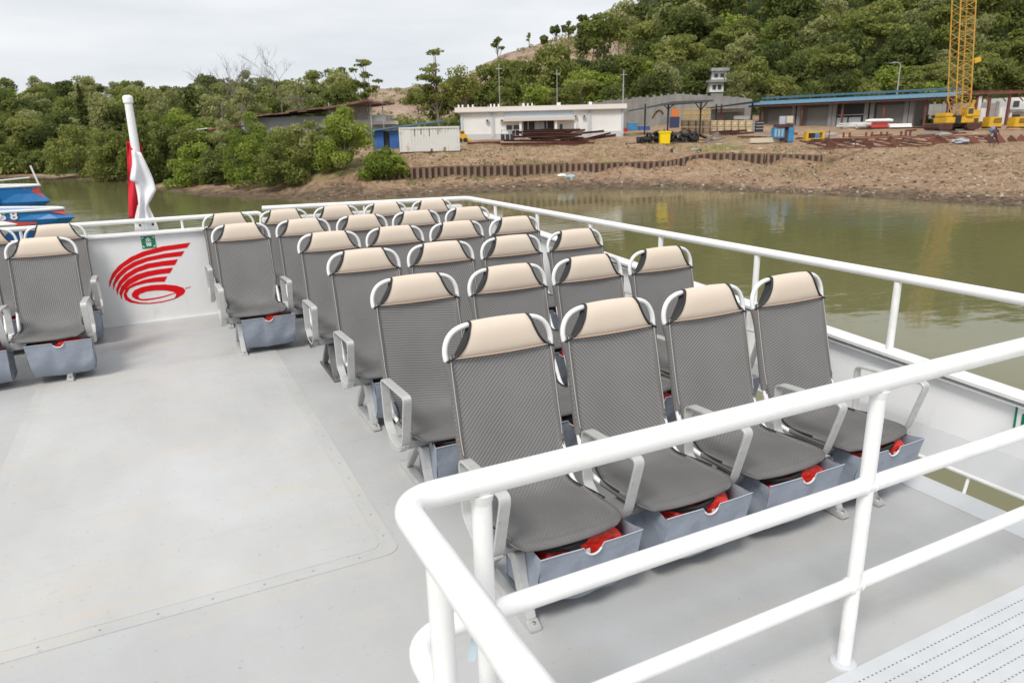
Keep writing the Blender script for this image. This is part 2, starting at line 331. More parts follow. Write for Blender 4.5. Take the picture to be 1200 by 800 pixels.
# stern wall
sw = empty('stern_bulwark', (0, W_Y, 0), 0, 'white stern bulwark wall with a red swoosh emblem on it', 'bulwark')
O2 = (0, W_Y, 0)
MB().bx(-6.5, 2.15, 0, .014, 0, .885).build('wall_panel', WALLP, sw)
MB().bx(-6.5, -.21, -.035, .06, .872, .912).build('cap_rail', WHITE, sw, bevel=.012)
MB().bx(-.207, 2.06, -.03, .06, .90, .965).build('cap_rail', WHITE, sw, bevel=.012)
MB().bx(-6.5, 2.15, -.018, -.001, 0, .012).build('weld_strip', WALLP, sw)
RED = mat('red_decal', (.70, .002, .008), .5, spec=.25)
def lp(u, v): return at_y(100+u/6.67, 270+v/6.67, W_Y)
stripes = [
 [(187,440),(186,400),(210,335),(260,275),(350,210),(450,165),(600,125),(820,95),(795,135),(620,160),(480,195),(380,235),(300,285),(245,340),(210,390),(193,440)],
 [(220,465),(215,420),(240,355),(300,295),(380,245),(480,210),(620,180),(775,160),(750,200),(620,215),(490,240),(400,275),(330,315),(275,365),(235,420),(222,465)],
 [(250,505),(240,460),(262,400),(310,345),(390,295),(480,260),(600,240),(722,225),(700,270),(600,278),(500,295),(410,325),(345,365),(290,415),(262,460),(252,505)],
 [(283,535),(265,490),(280,440),(330,385),(400,345),(480,320),(580,302),(685,290),(662,333),(580,342),(490,360),(420,385),(355,420),(305,465),(288,500),(288,535)],
 [(640,358),(540,368),(460,385),(370,418),(315,455),(298,500),(310,540),(350,562),(420,573),(500,574),(600,562),(690,538),(735,517),(690,530),(600,553),(500,565),(430,562),(365,545),(332,520),(322,495),(345,455),(400,430),(480,410),(560,402),(620,400)],
 [(440,547),(395,537),(366,518),(362,495),(385,465),(440,442),(520,426),(620,421),(710,430),(765,447),(783,470),(768,498),(720,525),(692,536),(704,515),(710,495),(690,480),(630,469),(550,468),(480,477),(425,497),(412,515),(425,530),(450,536),(520,530),(600,515),(700,487),(704,492),(600,525),(520,541),(475,547)],
 [(779,452),(822,437),(822,441),(781,458)]]
lg = MB()
for st in stripes:
    cen = st
    P = [lp(*p) for p in st]; lg.prism([(p.x, p.z) for p in P], -.0025, -.0005, 'y')
lg.build('emblem', RED, sw)
# green assembly-point signs
GREEN = mat('sign_green', (.0, .19, .085), .4); SW = mat('sign_white', (.80, .82, .80), .4)
def sign(root, w, h, arch=False):
    MB().bx(-w/2, w/2, -.004, -.001, -h/2, h/2).build('sign_plate', SW if arch else GREEN, root)
    s = MB(); y0, y1 = -.0062, -.0044
    if not arch:
        for sx in (-1, 1):
            for sz in (-1, 1):
                cx, cz = sx*w*.40, sz*h*.36; q = .13*w
                s.prism([(cx+sx*.02*w, cz+sz*.05*h), (cx-sx*q, cz+sz*.02*h), (cx-sx*.3*q, cz-sz*q*.2), (cx+sx*.01, cz-sz*q)], y0, y1, 'y')
        for x, zt, r in ((-.12, .10, .035), (0, .20, .04), (.12, .10, .035)):
            s.cyl((x*w, y0, (zt+.10)*h), (x*w, y1, (zt+.10)*h), r*w*1.6, 10)
            s.bx(x*w-.045*w, x*w+.045*w, y0, y1, -.32*h, zt*h)
        s.bx(-.2*w, .2*w, y0, y1, -.05*h, .05*h)
        s.build('pictogram', SW, root)
    else:
        g = MB()
        for a in ((-w/2, -w*.44, -h/2, h/2), (w*.44, w/2, -h/2, h/2), (-w*.44, w*.44, h*.42, h/2), (-w*.44, w*.44, -h/2, -h*.42)):
            g.bx(a[0], a[1], y0, y1, a[2], a[3])
        arcp = [(math.cos(R(a))*w*.30, .08*h+math.sin(R(a))*h*.26) for a in range(0, 181, 15)]
        g.prism([(w*.30, -.36*h)] + arcp + [(-w*.30, -.36*h), (-w*.21, -.36*h)] + [(x*.7, .08*h+(z-.08*h)*.7) for x, z in reversed(arcp)] + [(w*.21, -.36*h)], y0, y1, 'y')
        g.cyl((0, y0, .16*h), (0, y1, .16*h), .07*w, 12); g.bx(-.05*w, .05*w, y0, y1, -.30*h, .09*h); g.bx(-.14*w, .14*w, y0, y1, -.05*h, .02*h)
        g.build('pictogram', GREEN, root)
p = at_y(174, 283.5, W_Y); s1 = empty('assembly_point_sign', (p.x, W_Y-.001, p.z), 0, 'small green assembly point sign above the red emblem on the stern wall', 'sign'); sign(s1, .125, .125)
p = at_x(1199, 487, 2.155); s2 = empty('safety_sign', (2.152, p.y-.045, .495), R(-90), 'green and white safety sign on the right side bulwark at the edge', 'sign'); s2.rotation_euler = (0, R(-2), R(-90)); sign(s2, .15, .125, True)
# stern top rail left of the step, with the stanchions
st = empty('stern_railing', (-3, W_Y, 0), 0, 'white tubular handrail along the top of the stern wall behind the flag', 'railing')
MB().tube(round_path([(-3.4, .015, 1.018), (2.78, .015, 1.018), (2.80, .015, .93)], .04), .022, 12).build('handrail', WHITE, st, True)
for x in (-2.35, -3.6, -4.8, -.98): MB().cyl((x+3, .015, .90), (x+3, .015, 1.005), .013, 10).build('stanchion', WHITE, st, True)
# ---------------------------------------------------------------- flag staff and flag
FX = -1.305
fs = empty('flagpole', (FX, W_Y+.03, .9), 0, 'short white flag staff with a round cap bolted to the stern rail', 'flagpole')
B = MB(); B.prism([(-.115, -.03), (.115, -.03), (.085, .13), (.045, .27), (-.045, .27), (-.095, .13)], .045, .06, 'y'); B.build('base_plate', WHITE, fs, bevel=.004)
top = at_y(150, 118, W_Y+.10)
tx = top.x-FX; tz = top.z-.9
MB().tube([(0, .085, .0), (.01, .09, .3), (tx, .12, tz)], [.05, .043, .036], 16).build('staff', WHITE, fs, True)
MB().tube([(tx, .12, tz-.03), (tx, .12, tz-.02), (tx, .12, tz+.03), (tx, .12, tz+.045), (tx, .12, tz+.052)], [.030, .045, .047, .038, .02], 16).build('cap', WHITE, fs, True)
for sx in (-.055, .06): MB().cyl((sx, .034, .07), (sx, .044, .07), .012, 8).build('bolt', BLACK, fs)
fl = empty('flag', (FX, W_Y+.12, 1.0), 0, 'red and white flag hanging limp round the white staff', 'flag')
def cloth(name, outline_l, outline_r, m, depth, ph):
    n = 22; k = 12; P = []
    for i in range(n+1):
        t = i/n; row = []
        def ev(o): 
            q = o; s_ = t*(len(q)-1); a = int(min(s_, len(q)-2)); f = s_-a; return (q[a][0]*(1-f)+q[a+1][0]*f, q[a][1]*(1-f)+q[a+1][1]*f)
        l, r_ = ev(outline_l), ev(outline_r)
        A = at_y(*l, W_Y+.12); Bq = at_y(*r_, W_Y+.12)
        for j in range(k+1):
            u = j/k; row.append((A.x*(1-u)+Bq.x*u-FX, depth+.022*math.sin(u*9+ph+t*2)*(1-.3*t)+.012*math.sin(t*13+u*4), A.z*(1-u)+Bq.z*u-1.0))
        P.append(row)
    o = MB().grid(P).build(name, m, fl, True); md = o.modifiers.new('thickness', 'SOLIDIFY'); md.thickness = .003; return o
FR = mat('flag_red', (.62, .012, .03), .75); FW = mat('flag_white', (.80, .80, .82), .75, noise=(5, (.74, .75, .78), .3, .7))
cloth('red_half', [(148,166),(149,190),(150,212),(150.5,235),(151,256)], [(160,166),(166,190),(166,212),(164,235),(164,256)], FR, .01, 0)
cloth('red_half', [(158,160),(159,168),(160,176)], [(160,162),(166,172),(167,180)], FR, .05, 1)
cloth('white_half', [(154,176),(155,192),(152,211),(158,213),(161,228),(163,245),(160,262)], [(165,179),(172,192),(179,208),(183,222),(178,232),(172,243),(178,262)], FW, -.075, 2)
# ---------------------------------------------------------------- stair railing in the foreground
CX = -.822
gr = empty('stair_guardrail', (0, FY, 0), 0, 'thick white tubular guard rail with two lower bars round the stair head in front', 'railing')
O3 = (0, FY, 0)
for z, r, nm in ((RZ+.004, .0305, 'top_rail'), (.68, .026, 'middle_bar'), (.318, .0245, 'lower_bar')):
    pts = round_path([rel(O3, p) for p in [(2.12, FY, z), (CX, FY, z), (CX+.012, -3.4, z)]], .085 if z > .9 else .10, 10)
    MB().tube(pts, r, 20).build(nm, WHITE, gr, True)
for x in (-.632, .693): 
    MB().cyl(rel(O3, (x, FY, 0)), rel(O3, (x, FY, RZ-.015)), .0238, 20).build('post', WHITE, gr, True)
    MB().tube([rel(O3, (x, FY, 0)), rel(O3, (x, FY, .008)), rel(O3, (x, FY, .014))], [.045, .043, .030], 20).build('base_collar', TREAD, gr, True)
for y in (at_x(512, 652, CX).y, -2.9):
    MB().cyl(rel(O3, (CX+.002, y, 0)), rel(O3, (CX+.002, y, RZ-.015)), .0245, 20).build('post', WHITE, gr, True)
# weld beads where the bars meet the posts
for x in (-.632, .693):
    for z in (.68, .318):
        for s_ in (-1, 1):
            MB().tube([rel(O3, (x+s_*.020, FY, z)), rel(O3, (x+s_*.033, FY, z))], [.0285, .0255], 16).build('weld_bead', WHITE, gr, True)
    MB().tube([rel(O3, (x, FY, RZ-.045)), rel(O3, (x, FY, RZ-.02))], [.0245, .031], 16).build('weld_bead', WHITE, gr, True)
p = at_z(556, 737, .62); q = at_z(548, 768, .55)
tp_ = MB(); tp_.grid([[(p.x-.008, p.y, .655), (p.x+.010, p.y, .655)], [(p.x-.010, p.y-.01, .62), (p.x+.006, p.y-.012, .62)], [(p.x-.022, p.y-.02, .585), (p.x-.004, p.y-.022, .582)], [(p.x-.03, p.y-.02, .555), (p.x-.012, p.y-.024, .55)]])
o = tp_.build('tape_strip', mat('clear_tape', (.55, .66, .74), .15)); o.modifiers.new('thickness', 'SOLIDIFY').thickness = .0012
tag(o, 'loose strip of pale blue tape hanging from the middle bar by the corner post', 'tape')
# ================================================================== THE SEATS
DXS, PR = .55, 1.052
def sling_mesh():
    prof_ = [(-.018,.925,.228),(-.030,.905,.238),(-.062,.78,.240),(-.092,.66,.240),(-.120,.56,.240),(-.145,.485,.233),(-.170,.43,.217),(-.200,.388,.205),(-.245,.366,.212),(-.305,.362,.229),(-.38,.368,.239),(-.47,.376,.242),(-.52,.379,.2415),(-.555,.379,.239),(-.580,.376,.232),(-.598,.370,.220),(-.610,.360,.203),(-.613,.348,.186),(-.603,.338,.172)]
    Q = cat_rom(prof_, 3); n = len(Q); nx = 12
    T = []; S_ = [0]
    for i in range(n):
        a = Q[max(i-1, 0)][:2]; b = Q[min(i+1, n-1)][:2]; d = b-a; T.append(d/np.linalg.norm(d))
        if i: S_.append(S_[-1]+np.linalg.norm(Q[i][:2]-Q[i-1][:2]))
    v = []; f = []; uv = {}
    for side in (0, 1):
        for i in range(n):
            y, z, w = Q[i]; nrm = np.array([-T[i][1], T[i][0]])       # front/up side
            if nrm[0] > 0 and z > .4: nrm = -nrm
            # tangent runs down the back and then forwards: (dy<0) -> normal (-dz, dy) rotated
            nrm = np.array([T[i][1], -T[i][0]])
            for j in range(nx+1):
                u = -1+2*j/nx; sag = .010*(1-u*u)*(1 if .03 < S_[i] < S_[-1]-.06 else .35); crown = .006*(abs(u)**6)
                off = (-sag - crown) if side == 0 else (-sag-.016*(1-.75*abs(u)**5))
                bow_ = -.020*(1-u*u)*min(1, max(0, (-y-.42)/.16)) if z < .42 else 0
                v.append((u*w*(1-.0 if side == 0 else .995), y+bow_+nrm[0]*off, z+nrm[1]*off)); uv[len(v)-1] = (u*w, -S_[i])
    m = (nx+1)*n
    for i in range(n-1):
        for j in range(nx):
            a = i*(nx+1)+j; f.append((a, a+1, a+nx+2, a+nx+1)); f.append((m+a, m+a+nx+1, m+a+nx+2, m+a+1))
    for i in range(n-1):
        for j in (0, nx): a = i*(nx+1)+j; f.append((a, a+nx+1, m+a+nx+1, m+a) if j == 0 else (a, m+a, m+a+nx+1, a+nx+1))
    for j in range(nx):
        for i in (0, n-1): a = i*(nx+1)+j; f.append((a, m+a, m+a+1, a+1) if i == 0 else (a, a+1, m+a+1, m+a))
    me = bpy.data.meshes.new('seat_sling'); me.from_pydata(v, [], f); me.materials.append(FABRIC)
    ul = me.uv_layers.new(name='UVMap')
    for lpx in me.loops: ul.data[lpx.index].uv = uv[lpx.vertex_index]
    bm = bmesh.new(); bm.from_mesh(me); bmesh.ops.recalc_face_normals(bm, faces=bm.faces); bm.to_mesh(me); bm.free()
    me.shade_smooth(); return me, Q
SLING, SQ = sling_mesh()
def headw(z): return float(np.interp(z, [.905, .915, .93, .96, 1.0, 1.03, 1.05], [.218, .203, .190, .168, .148, .138, .130]))
def headrest_mesh():
    sec = [(-.030, .912), (-.039, .925), (-.043, .95), (-.041, .985), (-.032, 1.02), (-.014, 1.043), (.004, 1.049), (.017, 1.040), (.021, 1.01), (.012, .97), (.000, .93), (-.008, .912), (-.018, .907)]
    Q = [q for q in cat_rom(sec+[sec[0]], 2)][:-1]; nx = 16; P = []
    for q in Q:
        w = headw(q[1])*(1 if q[0] < 0 else 1-.12*min(1, q[0]/.03)); row = []
        for j in range(nx+1):
            u = -1+2*j/nx; e = 1-.10*abs(u)**8; bow = .004*(1-u*u)
            row.append((u*w, -.003+q[0]*e - (.003*(1-u*u) if q[0] < 0 else 0), q[1]*1.0+bow*(1 if q[1] > .98 else -1.0)))
        P.append(row)
    b = MB(); n = len(P); b.grid(P)
    for j in range(nx): b.f.append(((n-1)*(nx+1)+j, (n-1)*(nx+1)+j+1, j+1, j))
    caps = []
    for j in (0, nx):
        k = MB(); k.v = [(P[i][j][0], P[i][j][1], P[i][j][2]) for i in range(n)]; k.f = [tuple(range(n))]; caps.append(k.mesh('end_lining', BLACK))
    return b.mesh('headrest_cover', BEIGE, True), caps
HEAD, CAPS = headrest_mesh()
hs = MB()
hs.tube([(u*.209, -.040-.003*(1-u*u), .914-.004*(1-u*u)) for u in np.linspace(-1, 1, 15)], .0030, 5)
SEAM = hs.mesh('seam', mat('beige_seam', (.58, .42, .33), .6), True)
def mirror(P): return [(-x, y, z) for x, y, z in reversed(P)]
side = [(.222, -.55, .352), (.224, -.40, .348), (.227, -.27, .346), (.231, -.205, .366), (.233, -.152, .44), (.227, -.104, .54), (.224, -.066, .69), (.226, -.034, .82), (.236, -.018, .885), (.241, -.008, .925), (.236, -.003, .962), (.220, 0, .994), (.196, .001, 1.016), (.165, .001, 1.029), (.13, .001, 1.034), (.07, .001, 1.036)]
Q = [tuple(q) for q in cat_rom(side, 3)]
Q = [q for q in Q]
TUBEM = MB().tube(Q + mirror(Q), .0117, 10).mesh('tube_frame', TUBE, True)
HEMT = []
for s_ in (-1, 1):
    for lo, hi in ((.50, .905),):
        pp = [(s_*q[0], q[1]-.002, q[2]) for q in Q if lo <= q[2] <= hi and q[1] > -.2]
        HEMT.append(MB().tube(pp, .0175, 10).mesh('side_hem', mat('hem_fabric', (.15, .143, .138), .8), True))
    pp = [(s_*q[0], q[1], q[2]+.006) for q in Q if q[1] < -.27]
    HEMT.append(MB().tube(pp, .0175, 8).mesh('side_hem', mat('hem_fabric', (.15, .143, .138), .8), True))
PIPES = []
for s_ in (-1, 1):
    P = [(s_*.127, .012, 1.044), (s_*.131, -.018, 1.046), (s_*.140, -.032, 1.024), (s_*.150, -.040, .995), (s_*.169, -.043, .957), (s_*.191, -.041, .930), (s_*.214, -.036, .912), (s_*.243, -.030, .900)]
    PIPES.append(MB().tube([tuple(q) for q in cat_rom(P, 3)], .0056, 6).mesh('piping', BLACK, True))
    PIPES.append(MB().tube([(s_*SQ[i][2], SQ[i][0]-.004, SQ[i][1]+.002) for i in range(19, 33)], .0044, 6).mesh('piping', BLACK, True))
    PIPES.append(MB().tube([(s_*.132, .012, 1.035), (s_*.146, .006, .985), (s_*.182, -.006, .93), (s_*.232, -.018, .895)], .0060, 6).mesh('piping', BLACK, True))
HEMS = [MB().tube([(s_*(SQ[i][2]-.011), SQ[i][0]-.0035, SQ[i][1]+.0005) for i in range(2, 14)], .0022, 5).mesh('hem_seam', mat('pale_hem_thread', (.42, .40, .39), .8), True) for s_ in (-1, 1)]
def flatbar(path, w, t):
    """closed loop of flat bar in the y-z plane, centred on x=0"""
    b = MB(); n = len(path); rows = []
    for i in range(n):
        a = Vector(path[(i-1) % n]); c = Vector(path[(i+1) % n]); d = (c-a).normalized(); nr = Vector((-d.y, d.x)); p = Vector(path[i]); q = p+nr*t
        rows.append([(-w/2+.002, p.x, p.y), (w/2-.002, p.x, p.y), (w/2, p.x+nr.x*.002, p.y+nr.y*.002), (w/2, q.x-nr.x*.002, q.y-nr.y*.002), (w/2-.002, q.x, q.y), (-w/2+.002, q.x, q.y), (-w/2, q.x-nr.x*.002, q.y-nr.y*.002), (-w/2, p.x+nr.x*.002, p.y+nr.y*.002)])
    rows.append(rows[0]); b.grid(rows, closed_u=True); return b
cp = round_path([(-.30, .318, 0), (-.262, .345, 0), (-.243, .588, 0), (-.638, .606, 0), (-.560, .335, 0), (-.50, .285, 0), (-.36, .285, 0), (-.30, .318, 0)], .045, 5)
ARM = flatbar([(p.x, p.y) for p in cp[:-1]], .044, .011).mesh('armrest', ALU, True)
eb = MB(); eb.bx(-.02, .024, -.55, -.335, .238, .284); ARMEND = None
BRK = MB().prism([(-.575, .333), (-.50, .275), (-.385, .232), (-.33, .245), (-.30, .30), (-.33, .31)], -.019, .019, 'x').mesh('arm_bracket', ALU, False, .004)
BEAM = MB().bx(-.2745, .2745, -.475, -.385, .268, .318).mesh('beam', ALUD, False, .006)
SUP = MB().prism([(-.50, .318), (-.50, .340), (-.30, .345), (-.26, .33), (-.30, .318)], -.02, .02, 'x').mesh('seat_support', ALUD, False, .003)
def leg_mesh():
    b = MB()
    b.prism([(-.61, 0), (-.61, .018), (-.57, .034), (-.12, .034), (-.06, .018), (-.06, 0)], -.024, .024, 'x')
    b.prism([(-.575, .034), (-.515, .034), (-.445, .20), (-.425, .262), (-.49, .268), (-.515, .16)], -.020, .020, 'x')
    b.prism([(-.20, .034), (-.14, .034), (-.345, .235), (-.37, .268), (-.425, .268), (-.36, .20)], -.020, .020, 'x')
    b.prism([(-.49, .18), (-.34, .21), (-.37, .268), (-.49, .268)], -.008, .008, 'x')
    return b.mesh('leg', ALU, False, .004)
LEG = leg_mesh()
BOLT = MB().tube([(0, -.588, .018), (0, -.588, .031), (0, -.588, .034)], [.009, .008, .004], 8).mesh('bolt', mat('steel_bolt', (.5, .5, .5), .3, .9), True)
PLATE = MB().bx(-.03, .03, -.62, -.55, .0, .006).mesh('foot_plate', ALU)
def bag_mesh(seed):
    r_ = random.Random(seed); x0, x1 = -.155, .285; top, bot = .326, .062; b = MB(); nu, nv = 40, 8
    nz = [r_.uniform(0, 6) for _ in range(6)]
    def front(u, v):       # u 0..1 across, v 0 top..1 bottom
        x = x0+(x1-x0)*u; ztop = top; cx = (x-.065)/.038
        if abs(cx) < 1: ztop -= .036*math.sqrt(1-cx*cx)
        inset = .016*v; x = x0+inset+(x1-x0-2*inset)*u
        z = ztop+(bot-ztop)*v + (.012*math.sin(u*math.pi)*-1)*v
        y = -.646+.042*v+.05*max(0, (v-.7)/.3)**1.6 + .007*math.sin(u*7+nz[0])*(.12+v)*.7+.005*math.sin(u*15+nz[1]+v*5)*(.1+v)+.005*math.sin(v*9+nz[2]+u*4)*v - .004*math.sin(u*math.pi)*(1-v)
        return (x, y, z)
    F = [[front(u/nu, v/nv) for u in range(nu+1)] for v in range(nv+1)]
    b.grid(F)
    for sgn, col in ((-1, 0), (1, nu)):
        P = []
        for v in range(nv+1):
            f = F[v][col]; row = []
            for k in range(7):
                t = k/6; row.append((f[0]-sgn*(.012*math.sin(t*3.1)*(1-v/nv)) - sgn*.012*t + .004*math.sin(t*9+v+nz[3]), f[1]+t*(.33-.05*v/nv), f[2]+(.006*math.sin(t*7+nz[4]))-.0*t))
            P.append(row)
        b.grid(P)
    # floor and back
    P = []
    for k in range(7):
        t = k/6; P.append([(F[nv][u][0]*(1-.03*t)+.012*0, F[nv][u][1]+t*.25, F[nv][u][2]-.014*math.sin(t*3.14)+.004*math.sin(u*.8+t*5)) for u in range(nu+1)])
    b.grid(P)
    P = [[(x0+.02+(x1-x0-.04)*u/8, -.30-.02*v/3, top-.004-(top-bot)*v/3) for u in range(9)] for v in range(4)]
    b.grid(P)
    me = b.mesh('storage_bag', BAG, True)
    e = MB(); rim = [(p[0], p[1]-.001, p[2]+.001) for p in F[0]]
    nt_ = [i for i in range(nu+1) if abs((F[0][i][0]-.065)/.038) < 1.12]
    e2 = MB().tube([rim[i] for i in nt_], .0042, 6).mesh('bag_binding', BIND, True)
    e3 = [MB().tube(q_, .0024, 5).mesh('bag_hem', mat('bag_hem_edge', (.42, .45, .50), .7), True) for q_ in (rim[:nt_[0]+1], rim[nt_[-1]:])]
    return me, e2, e3
BAGS = [bag_mesh(s_) for s_ in (1, 2, 3)]
def vest_mesh(seed):
    r_ = random.Random(seed); b = MB(); n, m = 40, 16; P = []
    ph = [r_.uniform(0, 6) for _ in range(5)]
    for i in range(m+1):
        a = math.pi*i/m; row = []
        for j in range(n):
            t = 2*math.pi*j/n; ct, st_ = math.cos(t), math.sin(t); q = .40
            x = math.copysign(abs(ct)**q, ct)*math.sin(a)**.35*.176; y = math.copysign(abs(st_)**q, st_)*math.sin(a)**.35*.112; z = math.copysign(abs(math.cos(a))**.7, math.cos(a))*.082
            k = 1+.05*math.sin(x*75+ph[0])+.05*math.sin(y*70+ph[1]+x*40)+.05*math.sin(z*90+ph[2]+x*55)
            row.append((.062+x*(.95+.05*k), -.498+y*k, .250+z*k+.012*math.sin(x*25+ph[3])))
        P.append(row)
    b.grid(P, closed_u=True); body = b.mesh('vest_body', REDV, True)
    xs = r_.uniform(-.04, .05)
    st_ = [MB().tube([(xs-.14, -.56, .318), (xs-.09, -.602, .322), (xs-.02, -.615, .318), (xs+.04, -.610, .324), (xs+.13, -.57, .320)], .011, 6).mesh('vest_strap', STRAP, True),
           MB().bar((xs-.022, -.618, .300), (xs+.026, -.615, .310), .02, .032).mesh('buckle', STRAP, False, .004),
           MB().grid([[(xs+.05+dx*.016, -.630+.004*k, .255+.020*k) for dx in (0, 1)] for k in range(3)]).mesh('vest_reflector', BIND)]
    return body, st_
VESTS = [vest_mesh(s_) for s_ in (4, 5)]

def make_seat(bag=0):
    t = empty('passenger_seat')
    s = link('seat_sling', SLING, t); [link('hem_seam', h, s) for h in HEMS]; [link('side_hem', h, s) for h in HEMT]
    h_ = link('headrest_cover', HEAD, t); link('seam', SEAM, h_); [link('end_lining', c_, h_) for c_ in CAPS]
    link('tube_frame', TUBEM, t); [link('piping', p_, t) for p_ in PIPES]; link('beam', BEAM, t)
    link('seat_support', SUP, t, (-.19, 0, 0)); link('seat_support', SUP, t, (.19, 0, 0))
    a = link('armrest', ARM, t, (-.275, 0, 0))
    g = link('storage_bag', BAGS[bag][0], t); link('bag_binding', BAGS[bag][1], g); [link('bag_hem', h, g) for h in BAGS[bag][2]]
    return t
protos = [make_seat(0), make_seat(1), make_seat(2)]; used = [False]*3
ORD = ['first', 'second', 'third', 'fourth', 'fifth', 'sixth']
rowword = ['front row', 'second row', 'third row', 'fourth row', 'fifth row', 'sternmost row']
def add_leg(t, x):
    l = link('leg', LEG, t, (x, 0, 0)); link('bolt', BOLT, l); return l
def place_seat(x, r, label, ci, first, last, group, extra_right, vest=True):
    k = (ci+r) % 3
    if used[k]: t = copy_tree(protos[k])
    else: t = protos[k]; used[k] = True
    t.location = (x+rnd.uniform(-.003, .003), r*PR+rnd.uniform(-.006, .006), 0); t.rotation_euler = (rnd.uniform(-.007, .007), 0, rnd.uniform(-.012, .012))
    tag(t, label, 'seat', group)
    if first: add_leg(t, -.155); link('arm_bracket', BRK, t, (-.275, 0, 0))
    if last: add_leg(t, .09); link('armrest', ARM, t, (.275, 0, 0)); link('arm_bracket', BRK, t, (.275, 0, 0))
    if vest:
        v = empty('life_jacket', (x, r*PR, 0), 0, 'red life jacket under seat '+label.split(', ')[1]+', '+label.split(', ')[-1], 'life jacket', 'life jackets in the bags under the seats')
        bd, st_ = VESTS[(ci+2*r) % 2]; link('vest_body', bd, v); [link(m_.name.split('.')[0], m_, v) for m_ in st_]
for r in range(6):
    cols = range(-1, 4) if r >= 4 else range(0, 4)
    n = len(cols)
    for i, c in enumerate(cols):
        lab = 'mesh seat, %s from the aisle in the %s, right block' % (ORD[i], rowword[r])
        place_seat(c*DXS, r, lab, i, i == 0, i == n-1, 'grey seats of the right hand block', False)
for r in (4, 5):
    for i in (0, 1, 2):
        lab = 'mesh seat, %s from the aisle in the %s, left block' % (ORD[i], ['nearer row', 'rear row'][r-4])
        place_seat(-2.069-DXS*i, r, lab, i, i == 2, i == 0, 'grey seats of the left hand block', True)
# ================================================================== WATER, SHORE AND HILLS
WZ = -3.82
def water_material():
    m = bpy.data.materials.new('river_water'); m.use_nodes = True; t = m.node_tree; L = t.links; b = t.nodes['Principled BSDF']
    b.inputs['IOR'].default_value = 1.33; b.inputs['Roughness'].default_value = .04
    c = nd(t, 'ShaderNodeTexCoord')
    def noise(sc, det, scale, rot=0):
        mp = nd(t, 'ShaderNodeMapping'); mp.inputs['Scale'].default_value = scale; mp.inputs['Rotation'].default_value = (0, 0, rot)
        n = nd(t, 'ShaderNodeTexNoise'); n.inputs['Scale'].default_value = sc; n.inputs['Detail'].default_value = det
        L.new(c.outputs['Object'], mp.inputs[0]); L.new(mp.outputs[0], n.inputs['Vector']); return n
    n1 = noise(1.6, 4, (.55, 1, 1), -YAW); n2 = noise(.30, 3, (.5, 1, 1), -YAW); pm = noise(.035, 4, (.5, 1.4, 1), -YAW)
    pr = nd(t, 'ShaderNodeMapRange'); pr.inputs['From Min'].default_value = .40; pr.inputs['From Max'].default_value = .62; pr.inputs['To Min'].default_value = .12; pr.inputs['To Max'].default_value = 1
    L.new(pm.outputs['Fac'], pr.inputs['Value'])
    a = nd(t, 'ShaderNodeMath', operation='MULTIPLY'); L.new(n1.outputs['Fac'], a.inputs[0]); L.new(pr.outputs[0], a.inputs[1])
    a2 = nd(t, 'ShaderNodeMath', operation='MULTIPLY_ADD'); L.new(n2.outputs['Fac'], a2.inputs[0]); a2.inputs[1].default_value = .9; L.new(a.outputs[0], a2.inputs[2])
    bp_ = nd(t, 'ShaderNodeBump'); bp_.inputs['Strength'].default_value = .24; bp_.inputs['Distance'].default_value = .12
    L.new(a2.outputs[0], bp_.inputs['Height']); L.new(bp_.outputs[0], b.inputs['Normal'])
    r = nd(t, 'ShaderNodeValToRGB'); r.color_ramp.elements[0].color = (.135, .128, .052, 1); r.color_ramp.elements[1].color = (.170, .162, .080, 1)
    L.new(pm.outputs['Fac'], r.inputs[0]); L.new(r.outputs[0], b.inputs['Base Color'])
    return m
tag(MB().add([(-3000, -3000, WZ), (3000, -3000, WZ), (3000, 3000, WZ), (-3000, 3000, WZ)], [(0, 1, 2, 3)]).build('water', water_material()), kind='structure')

